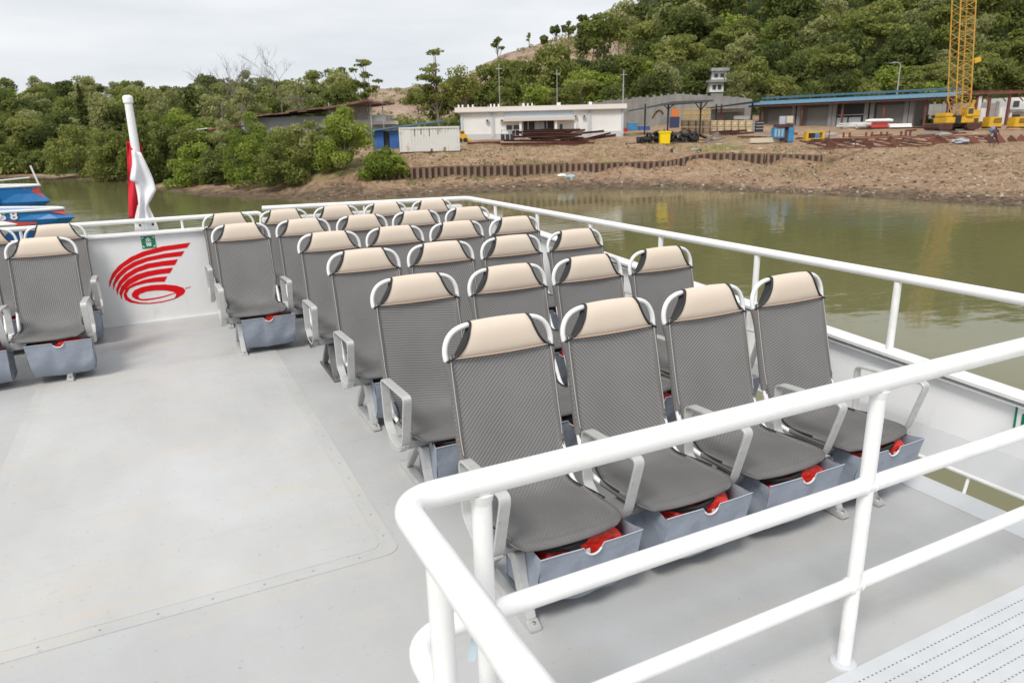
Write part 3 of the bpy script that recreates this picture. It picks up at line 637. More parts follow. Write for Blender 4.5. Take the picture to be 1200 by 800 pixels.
# ground profile along rays from the boat: photo column -> (distance, photo row) pairs, first the waterline
def H(px): return horizon(px)
COLS = {
 0:   [(122, 209.5), (128, 206), (140, 200), (165, 186), (240, 158), (330, 138), (430, 122), (520, 124), (640, 124)],
 60:  [(113, 211.5), (119, 208), (130, 202), (165, 182), (240, 156), (330, 138), (430, 122), (520, 125), (640, 125)],
 130: [(104, 213.5), (109, 210), (118, 203), (150, 184), (230, 155), (320, 132), (430, 123), (520, 127), (640, 127)],
 170: [(84, 224), (92, 217), (100, 210), (130, 190), (220, 156), (320, 133), (430, 124), (520, 128), (640, 128)],
 230: [(73.6, 230), (79, 224), (87, 212), (110, 190), (200, 158), (300, 137), (430, 126), (520, 124), (640, 124)],
 300: [(68.8, 233.5), (73, 227), (79, 212), (95, 190), (150, 163), (250, 143), (400, 122), (520, 114), (640, 114)],
 370: [(64.5, 236), (69, 226), (74, 205), (79, 189), (95, 180), (140, 163), (230, 150), (330, 133), (420, 120), (640, 119)],
 440: [(66, 236), (71, 216), (73, 209), (73.4, 197), (78, 187), (90, 172), (140, 157), (225, 145), (262, 110), (300, 107), (450, 112), (640, 118)],
 520: [(68, 228), (74, 210), (75.4, 206.5), (75.8, 194), (80, 182), (90, 171), (135, 155), (225, 140), (262, 110), (300, 103), (450, 108), (640, 118)],
 575: [(70, 225), (75, 209), (76.4, 205.5), (76.8, 193), (81, 181), (92, 168), (135, 153), (200, 136), (270, 84), (290, 73), (420, 90), (640, 116)],
 630: [(70.6, 223), (75.5, 206), (77, 203), (77.4, 191.5), (82, 178), (93, 167), (135, 151), (190, 132), (262, 70), (290, 53), (420, 62), (640, 110)],
 700: [(70.2, 222), (76, 203), (77.4, 200), (77.8, 190), (82, 177), (93, 165), (135, 149), (180, 120), (240, 72), (290, 38), (420, 40), (640, 100)],
 760: [(69, 222), (76, 201), (77.6, 198.5), (78, 188.5), (83, 176), (95, 163), (135, 148), (170, 122), (230, 62), (300, 10), (400, -10), (640, 60)],
 800: [(68, 222), (77, 198), (79.5, 193.5), (79.9, 184), (84, 175), (96, 162), (135, 147), (165, 124), (230, 52), (300, -20), (400, -45), (640, 30)],
 900: [(62.3, 226), (74, 204), (80, 192.5), (80.4, 180), (85, 172), (97, 161), (135, 146), (165, 120), (230, 45), (300, -32), (400, -70), (640, 10)],
 970: [(59, 229), (70, 206), (78, 190), (78.6, 182), (83, 172.5), (97, 159), (135, 146), (165, 120), (230, 42), (300, -36), (400, -75), (640, 0)],
 1020:[(56.5, 231), (64, 208), (70, 190), (75, 178), (80, 171.5), (97, 158), (135, 145), (165, 118), (230, 42), (300, -36), (400, -75), (640, 0)],
 1100:[(52.3, 236.5), (59, 211), (65, 190), (70, 177), (74, 172), (95, 156), (135, 144), (165, 118), (230, 40), (300, -36), (400, -75), (640, 0)],
 1200:[(47.9, 242.5), (56, 212), (62, 190), (67, 175), (71, 171), (95, 154), (135, 143), (165, 116), (230, 38), (300, -36), (400, -75), (640, 0)],
}
KT = []; 
for px in sorted(COLS): KT.append((tan_px(px), [(D, at_d(px, py, D).z) for D, py in COLS[px]]))
KTn = np.array([k[0] for k in KT])
def vnoise(x, y, s):
    """cheap smooth noise"""
    return math.sin(x*1.7/s+1.3*math.sin(y*1.1/s))*math.cos(y*1.9/s+1.7*math.sin(x*.8/s))
def colz(prof_, D):
    if D <= prof_[0][0]: return prof_[0][1] - (prof_[0][0]-D)*.12
    for (a, za), (b, zb) in zip(prof_, prof_[1:]):
        if D <= b: return za+(zb-za)*(D-a)/(b-a)
    return prof_[-1][1]
SHORE = [k[1][0][0] for k in KT]
def base_z(t, D):
    i = int(np.searchsorted(KTn, t)); 
    if i == 0: return colz(KT[0][1], D)
    if i >= len(KT): return colz(KT[-1][1], D)
    f = (t-KTn[i-1])/(KTn[i]-KTn[i-1]); A, B = KT[i-1][1], KT[i][1]
    # blend profiles knot by knot when they have the same count, else by height
    f2 = f*f*(3-2*f) if abs(A[0][0]-B[0][0]) > 12 else f
    da = A[0][0]; db = B[0][0]; d0 = da+(db-da)*f2
    q = D-d0
    za = colz(A, da+q) if D < 110 else colz(A, D); zb = colz(B, db+q) if D < 110 else colz(B, D)
    if 100 < D < 120 or D >= 110:
        w = min(1, max(0, (D-100)/30.0)); z1a, z1b = colz(A, da+q), colz(B, db+q); z2a, z2b = colz(A, D), colz(B, D)
        za = z1a*(1-w)+z2a*w; zb = z1b*(1-w)+z2b*w
    return za+(zb-za)*f
def shore_d(t): return float(np.interp(t, KTn, SHORE))
def ground(t, D):
    z = base_z(t, D); s = t*D; e = D-shore_d(t)
    a = min(1, max(0, e/4)); 
    n = .16*a*vnoise(s, D, 2.2) + .09*a*vnoise(s+9, D*1.3, .9)
    if D > 84: n *= max(.25, 1-(D-84)/14)
    if D > 150: n = (1.2*vnoise(s, D, 14)+.5*vnoise(s+30, D, 6))*min(1, (D-150)/40)
    return z+n
def G(px, D, lift=0):
    t = tan_px(px); p = EYE+FWD*D+RGT*(t*D); return Vector((p.x, p.y, ground(t, D)+lift))
def TD(p): v = Vector(p)-EYE; D = v.dot(FWD); return v.dot(RGT)/D, D
def Gxy(x, y): t, D = TD((x, y, 0)); return ground(t, D)
# land mesh
ts = list(np.linspace(-1.9, KTn[0]-.02, 26)) + list(np.linspace(KTn[0], KTn[-1], 420)) + list(np.linspace(KTn[-1]+.02, 1.9, 26))
offs = list(np.concatenate([np.linspace(-14, 0, 6), np.linspace(.5, 22, 60), np.linspace(23, 60, 40), np.linspace(64, 560, 70)]))
V = []; CC = []; TPX = tan_px
for t in ts:
    d0 = shore_d(t)
    for o in offs:
        D = d0+o; z = ground(t, D); p = EYE+FWD*D+RGT*(t*D); V.append((p.x, p.y, z))
        s = t*D; k = .5+.5*vnoise(s, D, 5); k2 = .5+.5*vnoise(s+40, D+9, 11)
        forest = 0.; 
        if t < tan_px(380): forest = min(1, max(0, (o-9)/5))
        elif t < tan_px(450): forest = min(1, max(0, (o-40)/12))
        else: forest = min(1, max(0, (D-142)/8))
        wet = max(0, 1-max(0, o)/ (6.5 if t > -.2 else 12)); 
        grass = 0.
        if D < 150 and o > 8: grass = max(0, min(1, (k*k2*2.2-.25)))*(.9 if t < TPX(930) else .3) if D < 97 else .1*k
        cut = 1. if (tan_px(425) < t < tan_px(745) and 205 < D < 310) else 0.
        CC.append((wet, grass, forest, cut))
nj = len(offs); F = [(i*nj+j, (i+1)*nj+j, (i+1)*nj+j+1, i*nj+j+1) for i in range(len(ts)-1) for j in range(nj-1)]
me = bpy.data.meshes.new('riverbank_ground'); me.from_pydata(V, [], F)
ca = me.color_attributes.new('cover', 'FLOAT_COLOR', 'POINT'); ca.data.foreach_set('color', np.array(CC, dtype=np.float32).ravel())
def land_material():
    m = bpy.data.materials.new('shore_earth'); m.use_nodes = True; t = m.node_tree; L = t.links; b = t.nodes['Principled BSDF']; b.inputs['Roughness'].default_value = .95; b.inputs['Specular IOR Level'].default_value = .15
    at = nd(t, 'ShaderNodeAttribute', attribute_name='cover'); sp = nd(t, 'ShaderNodeSeparateColor'); L.new(at.outputs['Color'], sp.inputs[0])
    c = nd(t, 'ShaderNodeTexCoord')
    def nz_(sc, det=6, ro=.65):
        n = nd(t, 'ShaderNodeTexNoise'); n.inputs['Scale'].default_value = sc; n.inputs['Detail'].default_value = det; n.inputs['Roughness'].default_value = ro; L.new(c.outputs['Object'], n.inputs['Vector']); return n
    def rp_(n, els):
        r = nd(t, 'ShaderNodeValToRGB'); e = r.color_ramp.elements; e[0].position, e[0].color = els[0][0], (*els[0][1], 1); e[1].position, e[1].color = els[-1][0], (*els[-1][1], 1)
        for p_, q in els[1:-1]: k = e.new(p_); k.color = (*q, 1)
        L.new(n, r.inputs[0]); return r.outputs[0]
    def mix(f, A, B):
        x = nd(t, 'ShaderNodeMix', data_type='RGBA'); L.new(f, x.inputs['Factor']); L.new(A, x.inputs['A']); L.new(B, x.inputs['B']); return x.outputs['Result']
    def thr(v, n, lo=.35, hi=.65):     # mask broken up by noise
        a = nd(t, 'ShaderNodeMath', operation='ADD'); L.new(v, a.inputs[0]); L.new(n, a.inputs[1])
        r = nd(t, 'ShaderNodeMapRange'); r.inputs['From Min'].default_value = lo+.5; r.inputs['From Max'].default_value = hi+.5; L.new(a.outputs[0], r.inputs['Value']); return r.outputs[0]
    n1 = nz_(.28, 8).outputs['Fac']; n2 = nz_(1.7, 7).outputs['Fac']; n3 = nz_(.09, 5).outputs['Fac']; n4 = nz_(.6, 6).outputs['Fac']
    earth = rp_(n1, [(.30, (.22, .13, .075)), (.44, (.335, .21, .125)), (.56, (.43, .305, .20)), (.68, (.27, .15, .085))])
    earth2 = rp_(n2, [(.38, (.12, .08, .05)), (.5, (.30, .205, .13)), (.64, (.46, .35, .25))])
    x = nd(t, 'ShaderNodeMix', data_type='RGBA'); x.inputs['Factor'].default_value = .5; L.new(earth, x.inputs['A']); L.new(earth2, x.inputs['B']); e = x.outputs['Result']
    mud = rp_(n2, [(.36, (.07, .050, .033)), (.5, (.135, .097, .066)), (.66, (.22, .165, .115))])
    grs = rp_(n4, [(.35, (.20, .17, .07)), (.5, (.32, .25, .13)), (.65, (.15, .155, .05))])
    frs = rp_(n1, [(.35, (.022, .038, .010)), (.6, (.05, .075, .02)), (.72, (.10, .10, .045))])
    cut = rp_(n3, [(.38, (.21, .125, .09)), (.50, (.34, .23, .175)), (.62, (.46, .35, .29))])
    cut2 = rp_(n2, [(.40, (.12, .10, .05)), (.60, (.50, .36, .29))])
    x = nd(t, 'ShaderNodeMix', data_type='RGBA'); x.inputs['Factor'].default_value = .45; L.new(cut, x.inputs['A']); L.new(cut2, x.inputs['B'])
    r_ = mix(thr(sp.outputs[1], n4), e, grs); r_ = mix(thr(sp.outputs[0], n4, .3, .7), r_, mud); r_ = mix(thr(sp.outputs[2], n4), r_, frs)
    al = at.outputs['Alpha']; r_ = mix(al, r_, x.outputs['Result'])
    L.new(r_, b.inputs['Base Color'])
    bp_ = nd(t, 'ShaderNodeBump'); bp_.inputs['Strength'].default_value = .9; bp_.inputs['Distance'].default_value = .35; L.new(nz_(2.4, 9, .7).outputs['Fac'], bp_.inputs['Height']); L.new(bp_.outputs[0], b.inputs['Normal'])
    return m
me.materials.append(land_material()); me.shade_smooth()
tag(link('riverbank_ground', me), kind='structure')

# ------------------------------------------------------------------ loose stones (uncountable)
STONE = mat('bank_stone', (.38, .27, .175), .95, noise=(.7, (.22, .15, .10), .35, .65)); STONE2 = mat('pale_stone', (.43, .37, .31), .9)
def scatter_mesh(name, n, fn, m):
    bm = bmesh.new(); bmesh.ops.create_icosphere(bm, subdivisions=1, radius=1); base = np.array([v.co[:] for v in bm.verts]); fa = np.array([[v.index for v in f.verts] for f in bm.faces]); bm.free()
    # 12-vertex rock
    vs_, fs_ = [], []
    for i in range(n):
        p, r = fn(); k = 1+NR.uniform(-.3, .3, (len(base), 1)); sc = np.array([NR.uniform(.7, 1.5), NR.uniform(.7, 1.3), NR.uniform(.4, .8)])*r
        a = NR.uniform(0, 6.3); rot = np.array([[math.cos(a), -math.sin(a), 0], [math.sin(a), math.cos(a), 0], [0, 0, 1]])
        vs_.append((base*k*sc)@rot.T+np.array(p)); fs_.append(fa+len(base)*i)
    me = bpy.data.meshes.new(name); me.from_pydata(np.vstack(vs_).tolist(), [], np.vstack(fs_).tolist()); me.materials.append(m)
    return tag(link(name, me), kind='stuff')
def bank_pt(a, b, o0, o1):
    px = rnd.uniform(a, b); t = tan_px(px); D = shore_d(t)+rnd.uniform(o0, o1); q = EYE+FWD*D+RGT*(t*D); return (q.x, q.y, ground(t, D)+.02)
def f1():
    if rnd.random() < .68:
        px = 860+370*rnd.random(); c_ = vnoise(px, 3, 40)*4
        return bank_pt(px-6, px+6, max(3, 6+c_), 15+c_), (.05/(rnd.random()**.55+.10))*.55+.03
    return bank_pt(360, 1230, .5, 7), rnd.choice([.05, .07, .10])*rnd.uniform(.7, 1.3)
scatter_mesh('rubble', 3000, f1, STONE)
scatter_mesh('pebbles', 420, lambda: (bank_pt(430, 1230, 1, 20), rnd.uniform(.05, .16)), STONE2)
scatter_mesh('dark_debris', 520, lambda: (bank_pt(380, 1230, .5, 18), rnd.uniform(.06, .17)), mat('dark_stone', (.09, .07, .055), .95))

# ------------------------------------------------------------------ foliage
def leafmat(name, c0, c1, c2):
    m = bpy.data.materials.new(name); m.use_nodes = True; t = m.node_tree; L = t.links; t.nodes.clear()
    o = nd(t, 'ShaderNodeOutputMaterial'); at = nd(t, 'ShaderNodeAttribute', attribute_name='tone'); oi = nd(t, 'ShaderNodeObjectInfo')
    ad = nd(t, 'ShaderNodeMath', operation='MULTIPLY_ADD'); L.new(oi.outputs['Random'], ad.inputs[0]); ad.inputs[1].default_value = .55
    sb_ = nd(t, 'ShaderNodeMath', operation='SUBTRACT'); L.new(at.outputs['Fac'], sb_.inputs[0]); sb_.inputs[1].default_value = .27; L.new(sb_.outputs[0], ad.inputs[2])
    r = nd(t, 'ShaderNodeValToRGB'); e = r.color_ramp.elements; e[0].position, e[0].color = 0, (*c0, 1); e[1].position, e[1].color = 1, (*c2, 1); k = e.new(.5); k.color = (*c1, 1)
    L.new(ad.outputs[0], r.inputs[0])
    d = nd(t, 'ShaderNodeBsdfDiffuse'); tr = nd(t, 'ShaderNodeBsdfTranslucent'); ms = nd(t, 'ShaderNodeMixShader'); ms.inputs[0].default_value = .45
    L.new(r.outputs[0], d.inputs[0]); L.new(r.outputs[0], tr.inputs[0]); L.new(d.outputs[0], ms.inputs[1]); L.new(tr.outputs[0], ms.inputs[2]); L.new(ms.outputs[0], o.inputs[0])
    return m
LM = {'dark': leafmat('leaf_dark', (0.078, 0.103, 0.038), (0.146, 0.177, 0.056), (0.230, 0.260, 0.083)),
      'mid': leafmat('leaf_mid', (0.134, 0.159, 0.049), (0.237, 0.264, 0.076), (0.353, 0.361, 0.118)),
      'pale': leafmat('leaf_pale', (0.218, 0.230, 0.095), (0.325, 0.336, 0.140), (0.420, 0.423, 0.190)),
      'bright': leafmat('leaf_bright', (0.168, 0.224, 0.047), (0.278, 0.347, 0.069), (0.403, 0.439, 0.112)),
      'dry': leafmat('leaf_dry', (.14, .105, .07), (.22, .165, .10), (.30, .24, .15))}
BARK = mat('tree_bark', (.14, .11, .085), .95, noise=(3, (.26, .22, .18), .35, .7)); BARKP = mat('pale_bark', (.33, .29, .25), .95)
def leaves_mesh(name, blobs, n, size, m, shell=.62, flat=.25, drop=0):
    """blobs: (x,y,z,rx,ry,rz); many small folded leaf sprays spread through the blobs"""
    B_ = np.array(blobs, float); wgt = (B_[:, 3]*B_[:, 5]); wgt /= wgt.sum(); idx = NR.choice(len(B_), n, p=wgt)
    d = NR.normal(size=(n, 3)); d /= np.linalg.norm(d, axis=1)[:, None]; d[:, 2] = np.where(NR.rand(n) < .3, np.abs(d[:, 2]), d[:, 2])
    r = shell+(1-shell)*NR.rand(n)**.6; r *= 1+NR.normal(size=n)*.07
    P = B_[idx, :3]+d*r[:, None]*B_[idx, 3:6]
    nrm = d+NR.normal(size=(n, 3))*.75; nrm[:, 2] += flat; nrm /= np.linalg.norm(nrm, axis=1)[:, None]
    a = np.cross(nrm, NR.normal(size=(n, 3))); a /= np.linalg.norm(a, axis=1)[:, None]; b = np.cross(nrm, a)
    s = size*NR.uniform(.6, 1.35, n)[:, None]; asp = NR.uniform(.45, .8, n)[:, None]
    v = np.stack([P-a*s, P-b*s*asp+nrm*s*.15, P+a*s, P+b*s*asp+nrm*s*.15], 1).reshape(-1, 3)
    f = np.arange(4*n).reshape(n, 4)
    tone = np.clip(.5+NR.normal(size=n)*.13+NR.normal(size=len(B_))[idx]*.15, 0, 1)
    me = bpy.data.meshes.new(name); me.vertices.add(4*n); me.vertices.foreach_set('co', v.ravel()); me.loops.add(4*n); me.loops.foreach_set('vertex_index', f.ravel())
    me.polygons.add(n); me.polygons.foreach_set('loop_start', np.arange(0, 4*n, 4)); me.polygons.foreach_set('loop_total', np.full(n, 4)); me.update(calc_edges=True)
    at = me.attributes.new('tone', 'FLOAT', 'POINT'); at.data.foreach_set('value', np.repeat(tone, 4).astype(np.float32)); me.materials.append(m); return me
def blobs_for(shape, w, h, n, base):
    out = []
    for i in range(n):
        if shape == 'round':
            a = NR.uniform(0, 6.3); q = NR.uniform(0, 1)**.5*.34*w; z = base+(h-base)*NR.uniform(.15, .88); k = 1-abs((z-base)/(h-base)-.45)*.9
            out.append((math.cos(a)*q*k*1.15, math.sin(a)*q*k*1.15, z, w*NR.uniform(.15, .25), w*NR.uniform(.15, .25), (h-base)*NR.uniform(.12, .2)))
        elif shape == 'umbrella':
            a = NR.uniform(0, 6.3); q = NR.uniform(0, 1)**.5*.38*w; z = base+(h-base)*(NR.uniform(.5, .95)-q/w*.6)
            out.append((math.cos(a)*q, math.sin(a)*q, z, w*NR.uniform(.14, .22), w*NR.uniform(.14, .22), (h-base)*NR.uniform(.07, .13)))
        elif shape == 'cone':
            f = i/n; z = base+(h-base)*f; rr = w*.5*(1-f)*.75+.1; a = NR.uniform(0, 6.3)
            out.append((math.cos(a)*rr*.4, math.sin(a)*rr*.4, z, rr, rr, (h-base)*.10))
        elif shape == 'sparse':
            a = NR.uniform(0, 6.3); z = base+(h-base)*NR.uniform(0, 1); q = NR.uniform(0, 1)**.7*.40*w*(1-.5*abs((z-base)/(h-base)-.4)); out.append((math.cos(a)*q, math.sin(a)*q, z, w*NR.uniform(.09, .2), w*NR.uniform(.09, .2), (h-base)*NR.uniform(.03, .08)))
        elif shape == 'bush':
            a = NR.uniform(0, 6.3); q = NR.uniform(0, 1)**.6*.40*w; z = h*(NR.uniform(.1, .86)*(1-(q/(w*.42))**2*.55)); out.append((math.cos(a)*q, math.sin(a)*q*.9, z, w*NR.uniform(.10, .17), w*NR.uniform(.10, .17), h*NR.uniform(.09, .16)))
    return out
def trunk_mesh(name, h, r, blobs, m, nb=7, lean=0):
    b = MB(); P = []; x = y = 0
    for k in range(7):
        f = k/6; P.append((x, y, h*f)); x += rnd.uniform(-1, 1)*h*.02+lean*h/6; y += rnd.uniform(-1, 1)*h*.02
    b.tube(P, [r*(1-.75*k/6) for k in range(7)], 6)
    for q in rnd.sample(blobs, min(nb, len(blobs))):
        k = max(1, min(5, int(q[2]/h*5*.62))); s = Vector(P[k]); e = Vector(q[:3]); mid = s.lerp(e, .5)+Vector((0, 0, -.04*h))
        b.tube([s, mid, e], [r*.42, r*.28, r*.12], 5)
    return b.mesh(name, m)
def make_kind(shape, w, h, base, nblob, nleaf, size, lm, tr=.16, bark=None, shell=.62):
    bl = blobs_for(shape, w, h, nblob, base)
    return (trunk_mesh('trunk', h*.86, tr, bl, bark or BARK), leaves_mesh('crown', bl, nleaf, size, LM[lm], shell))
def plant(kind, loc, s=1, rot=None, name='tree', label=None, cat='tree', group=None, sz=None):
    t = empty(name, loc, rnd.uniform(0, 6.28) if rot is None else rot, label, cat, group); t.scale = (s, s, sz or s)
    link('trunk', kind[0], t); link('crown', kind[1], t); return t
# forest kinds (metres at scale 1)
FK = {'round_dark': [make_kind('round', 9, 10, 2.4, 22, 2300, .34, 'dark') for _ in range(3)],
      'round_mid': [make_kind('round', 8.5, 10.5, 3, 20, 2100, .33, 'mid') for _ in range(3)],
      'pale': [make_kind('round', 8, 10.5, 3.4, 17, 1700, .30, 'pale', bark=BARKP) for _ in range(2)],
      'umbrella': [make_kind('umbrella', 11, 11, 4, 18, 2200, .32, 'mid') for _ in range(2)],
      'bright': [make_kind('round', 8, 8.5, 1.6, 18, 2000, .32, 'bright')],
      'cone': [make_kind('cone', 6.5, 13, 1.5, 20, 2200, .3, 'dark')],
      'sparse': [make_kind('sparse', 6.5, 12, 4.5, 18, 900, .27, 'mid', bark=BARKP, shell=.2) for _ in range(2)]}
LAB = {'round_dark': 'dense dark green round-crowned tree', 'round_mid': 'mid green leafy tree', 'pale': 'pale olive tree with light bark', 'umbrella': 'spreading flat-topped green tree', 'bright': 'low bright green tree', 'cone': 'dark pointed tree', 'sparse': 'thin-crowned tall tree'}
def pick(table):
    r_ = rnd.random()*sum(w for _, w in table)
    for k, w in table:
        r_ -= w
        if r_ <= 0: return k
    return table[-1][0]
HT = [('round_dark', 4), ('round_mid', 4), ('pale', 1.6), ('umbrella', 2.2), ('bright', 1), ('sparse', .5)]
n_h = 0
sb2 = []
for _ in range(330):
    px, D = rnd.uniform(430, 745), rnd.uniform(205, 295); t_ = tan_px(px); p_ = EYE+FWD*D+RGT*(t_*D); w_ = rnd.uniform(.4, 1.5); sb2.append((p_.x, p_.y, ground(t_, D)+w_*.3, w_, w_, w_*.6))
tag(link('hillside_scrub', leaves_mesh('hillside_scrub', sb2, 9000, .30, LM['pale'], .4)), kind='stuff')
def forest(px0, px1, rings, table, place_lab, group, minpx=None, keep=None):
    global n_h
    for D, sp, sc in rings:
        t0, t1 = tan_px(px0), tan_px(px1); n = int((t1-t0)*D/sp)
        for i in range(n+1):
            t = t0+(t1-t0)*(i+rnd.uniform(-.32, .32))/max(1, n); d = D+rnd.uniform(-.45, .45)*sp
            if keep and not keep(t, d): continue
            k = pick(table); p = EYE+FWD*d+RGT*(t*d); s = sc*rnd.uniform(.78, 1.22)
            plant(rnd.choice(FK[k]), (p.x, p.y, ground(t, d)-.3), s, name='tree', label=LAB[k]+' '+place_lab(t, d), group='%s, %s' % (group, k.replace('_', ' ')), sz=s*rnd.uniform(.85, 1.15)); n_h += 1
TP = tan_px
def hill_place(t, d):
    w_ = 'behind the white building' if t < TP(735) else 'above the open shelter' if t < TP(880) else 'above the long shed' if t < TP(1060) else 'behind the crane'
    return ('at the foot of the hill ' if d < 168 else 'low on the hillside ' if d < 200 else 'midway up the hillside ' if d < 240 else 'high on the hillside ')+w_
def left_place(t, d):
    w_ = 'left of the flag' if t < TP(140) else 'right of the flag' if t < TP(270) else 'behind the old sheds'
    return ('in the near forest edge ' if d < 200 else 'in the middle of the forest ' if d < 290 else 'on the far forest ridge ')+w_
def keep_hill(t, d):
    if TP(818) < t < TP(860) and d < 166: return False
    if TP(425) < t < TP(533): return d < 156 and rnd.random() < .3          # bare cut slope shows through here
    if TP(533) < t < TP(560) and d > 165: return False
    if TP(560) < t < TP(645) and d > 182 : return d < 215 and rnd.random() < .6
    if TP(645) < t < TP(690) and d > 205: return d < 222 and rnd.random() < .4
    if TP(690) < t < TP(745) and d > 235: return False
    return True
forest(455, 1250, [(150, 5.6, .80), (160, 6.4, .98), (172, 7.2, 1.12), (187, 7.8, 1.2), (205, 8.4, 1.28), (225, 8.9, 1.34), (247, 9.4, 1.42), (270, 9.9, 1.5), (297, 10.5, 1.55)], HT, hill_place, 'trees on the wooded hillside', keep=keep_hill)
LT = [('round_dark', 3.2), ('round_mid', 4), ('pale', 2.4), ('umbrella', .8), ('bright', 1.4)]
forest(-60, 400, [(140, 6.5, .8), (155, 6.5, .9), (178, 7.5, 1.0), (205, 8.2, 1.05), (238, 9, 1.1), (275, 10, 1.15), (320, 11, 1.2), (370, 12, 1.25), (425, 13, 1.3)], LT, left_place, 'trees of the left bank forest')
print('forest trees', n_h)
# undergrowth that closes the forest floor
ub = []
for _ in range(2600):
    if rnd.random() < .55: px, D = rnd.uniform(440, 1260), 148+160*rnd.random()**1.2
    else: px, D = rnd.uniform(-80, 400), 128+330*rnd.random()
    if 425 < px < 645 and D > 205: continue
    p = G(px, D); w = rnd.uniform(1.6, 3.4)*(1 if D < 250 else 1.4); ub.append((p.x, p.y, p.z+w*.25, w, w, w*.55))
tag(link('undergrowth', leaves_mesh('undergrowth', ub, 52000, .42, LM['mid'], .75)), kind='stuff')
# mangroves and bushes along the left bank: photo column, row of foot, crown width and height in photo pixels
mg = [(8,203,60,34,'mid','mid','low green mangrove at the left edge of the bank'),(38,202,46,30,'dark','dark','small dark mangrove beside the pale sand patch on the left bank'),
 (88,207,78,66,'mid','mid','broad grey-green mangrove left of the flag on the bank'),(132,212,66,74,'pale','mid','tall pale green mangrove just left of the flag'),(163,216,50,84,'pale','mid','tall mangrove directly behind the flag'),
 (195,206,60,74,'dark','dark','dark mangrove standing back to the right of the flag'),(222,217,64,54,'mid','bright','round yellow-green mangrove right of the flag over the mud'),(252,214,52,44,'dark','dark','small dark mangrove between two bright ones right of the flag'),
 (296,216,72,84,'bright','bright','tall bright green bush hanging over the bank below the grey shed'),(330,217,66,66,'bright','mid','broad green bush above the exposed soil bank'),
 (402,199,66,76,'bright','bright','tall light green bush left of the blue hut'),(372,196,40,46,'mid','mid','small bush behind the exposed soil bank'),
 (440,206,50,56,'mid','bright','feathery green bush covering the end of the sheet piles'),(462,208,30,34,'bright','bright','small bright bush in front of the white container'),
 (60,190,70,62,'dark','dark','dark green tree behind the mangroves near the left edge'),(14,182,70,48,'mid','mid','green tree behind the mangroves at the left edge'),
 (145,176,80,62,'mid','dark','dense tree behind the flag cap'),(210,176,70,50,'bright','bright','yellow-green tree above the right side of the flag'),(345,184,60,46,'pale','pale','grey-green bush by the shed with the rusty roof')]
SHN = {'mid': 'mid', 'dark': 'dark', 'pale': 'pale', 'bright': 'bright'}
for px, py, w, h, c1, c2, lab in mg:
    t = tan_px(px); D0 = shore_d(t)
    best = min(((abs(at_d(px, py, D).z-ground(t, D)), D) for D in np.arange(D0+1, D0+70, .5)), key=lambda q: q[0]); D = best[1]
    W_, H_ = 1.10*w*SX(D), 1.08*h*SZ(D); bl = blobs_for('bush', W_, H_, 34, 0); nl = int(min(8000, 1200+w*h*1.7))
    e = empty('mangrove' if py > 198 and px < 300 else 'bush', G(px, D, -.1), rnd.uniform(0, 6), lab, 'mangrove' if py > 198 and px < 300 else 'bush')
    link('trunk', trunk_mesh('trunk', H_*.7, .05+W_*.012, bl, BARK, 12), e); link('crown', leaves_mesh('crown', bl, nl, max(.13, 1.55*SX(D)), LM[c2], .55), e)
# single trees that stand out
def solo(px, py, D, w, h, shape, base, nb, nl, lm, lab, tr=.15, bark=None, lean=0, shell=.3):
    W_, H_ = w*SX(D), h*SZ(D); bl = blobs_for(shape, W_, H_, nb, H_*base); z = at_d(px, py, D).z; p = G(px, D)
    e = empty('tree', (p.x, p.y, z), 0, lab, 'tree'); link('trunk', trunk_mesh('trunk', H_*.95, tr, bl, bark or BARK, 14), e); link('crown', leaves_mesh('crown', bl, nl, 1.5*SX(D), LM[lm], shell), e)
solo(432, 150, 150, 44, 78, 'sparse', .42, 20, 1500, 'mid', 'tall sparse tree standing left of the bare pink slope', .22)
solo(402, 150, 160, 40, 60, 'sparse', .35, 16, 1100, 'pale', 'slender pale tree behind the rusty-roofed shed', .2)
solo(515, 148, 140, 54, 88, 'sparse', .30, 26, 2600, 'mid', 'tall dark-trunked tree between the pink slope and the white building', .26)
solo(543, 150, 142, 48, 74, 'round', .35, 20, 2600, 'mid', 'leafy tree just behind the left end of the white building', .22)
solo(586, 76, 288, 17, 32, 'umbrella', .35, 8, 420, 'dark', 'small tree alone on the ridge above the bare cut', .25)
solo(622, 60, 290, 8, 20, 'sparse', .5, 6, 160, 'pale', 'tiny thin tree on the crest right of the bare cut', .15)
solo(103, 150, 170, 22, 50, 'cone', .12, 18, 1500, 'dark', 'dark conical tree rising from the left bank forest', .2)
for px, py, w, h, lab in ((640, 56, 13, 15, 'lower'), (652, 50, 15, 20, 'second'), (666, 46, 16, 20, 'third'), (682, 40, 18, 22, 'fourth'), (700, 34, 18, 16, 'fifth'), (718, 30, 16, 15, 'topmost')):
    solo(px, py, 284, w, h, 'round', .2, 10, 800, 'dark', '%s tree up the sloping ridge line right of the bare cut' % lab, .3)
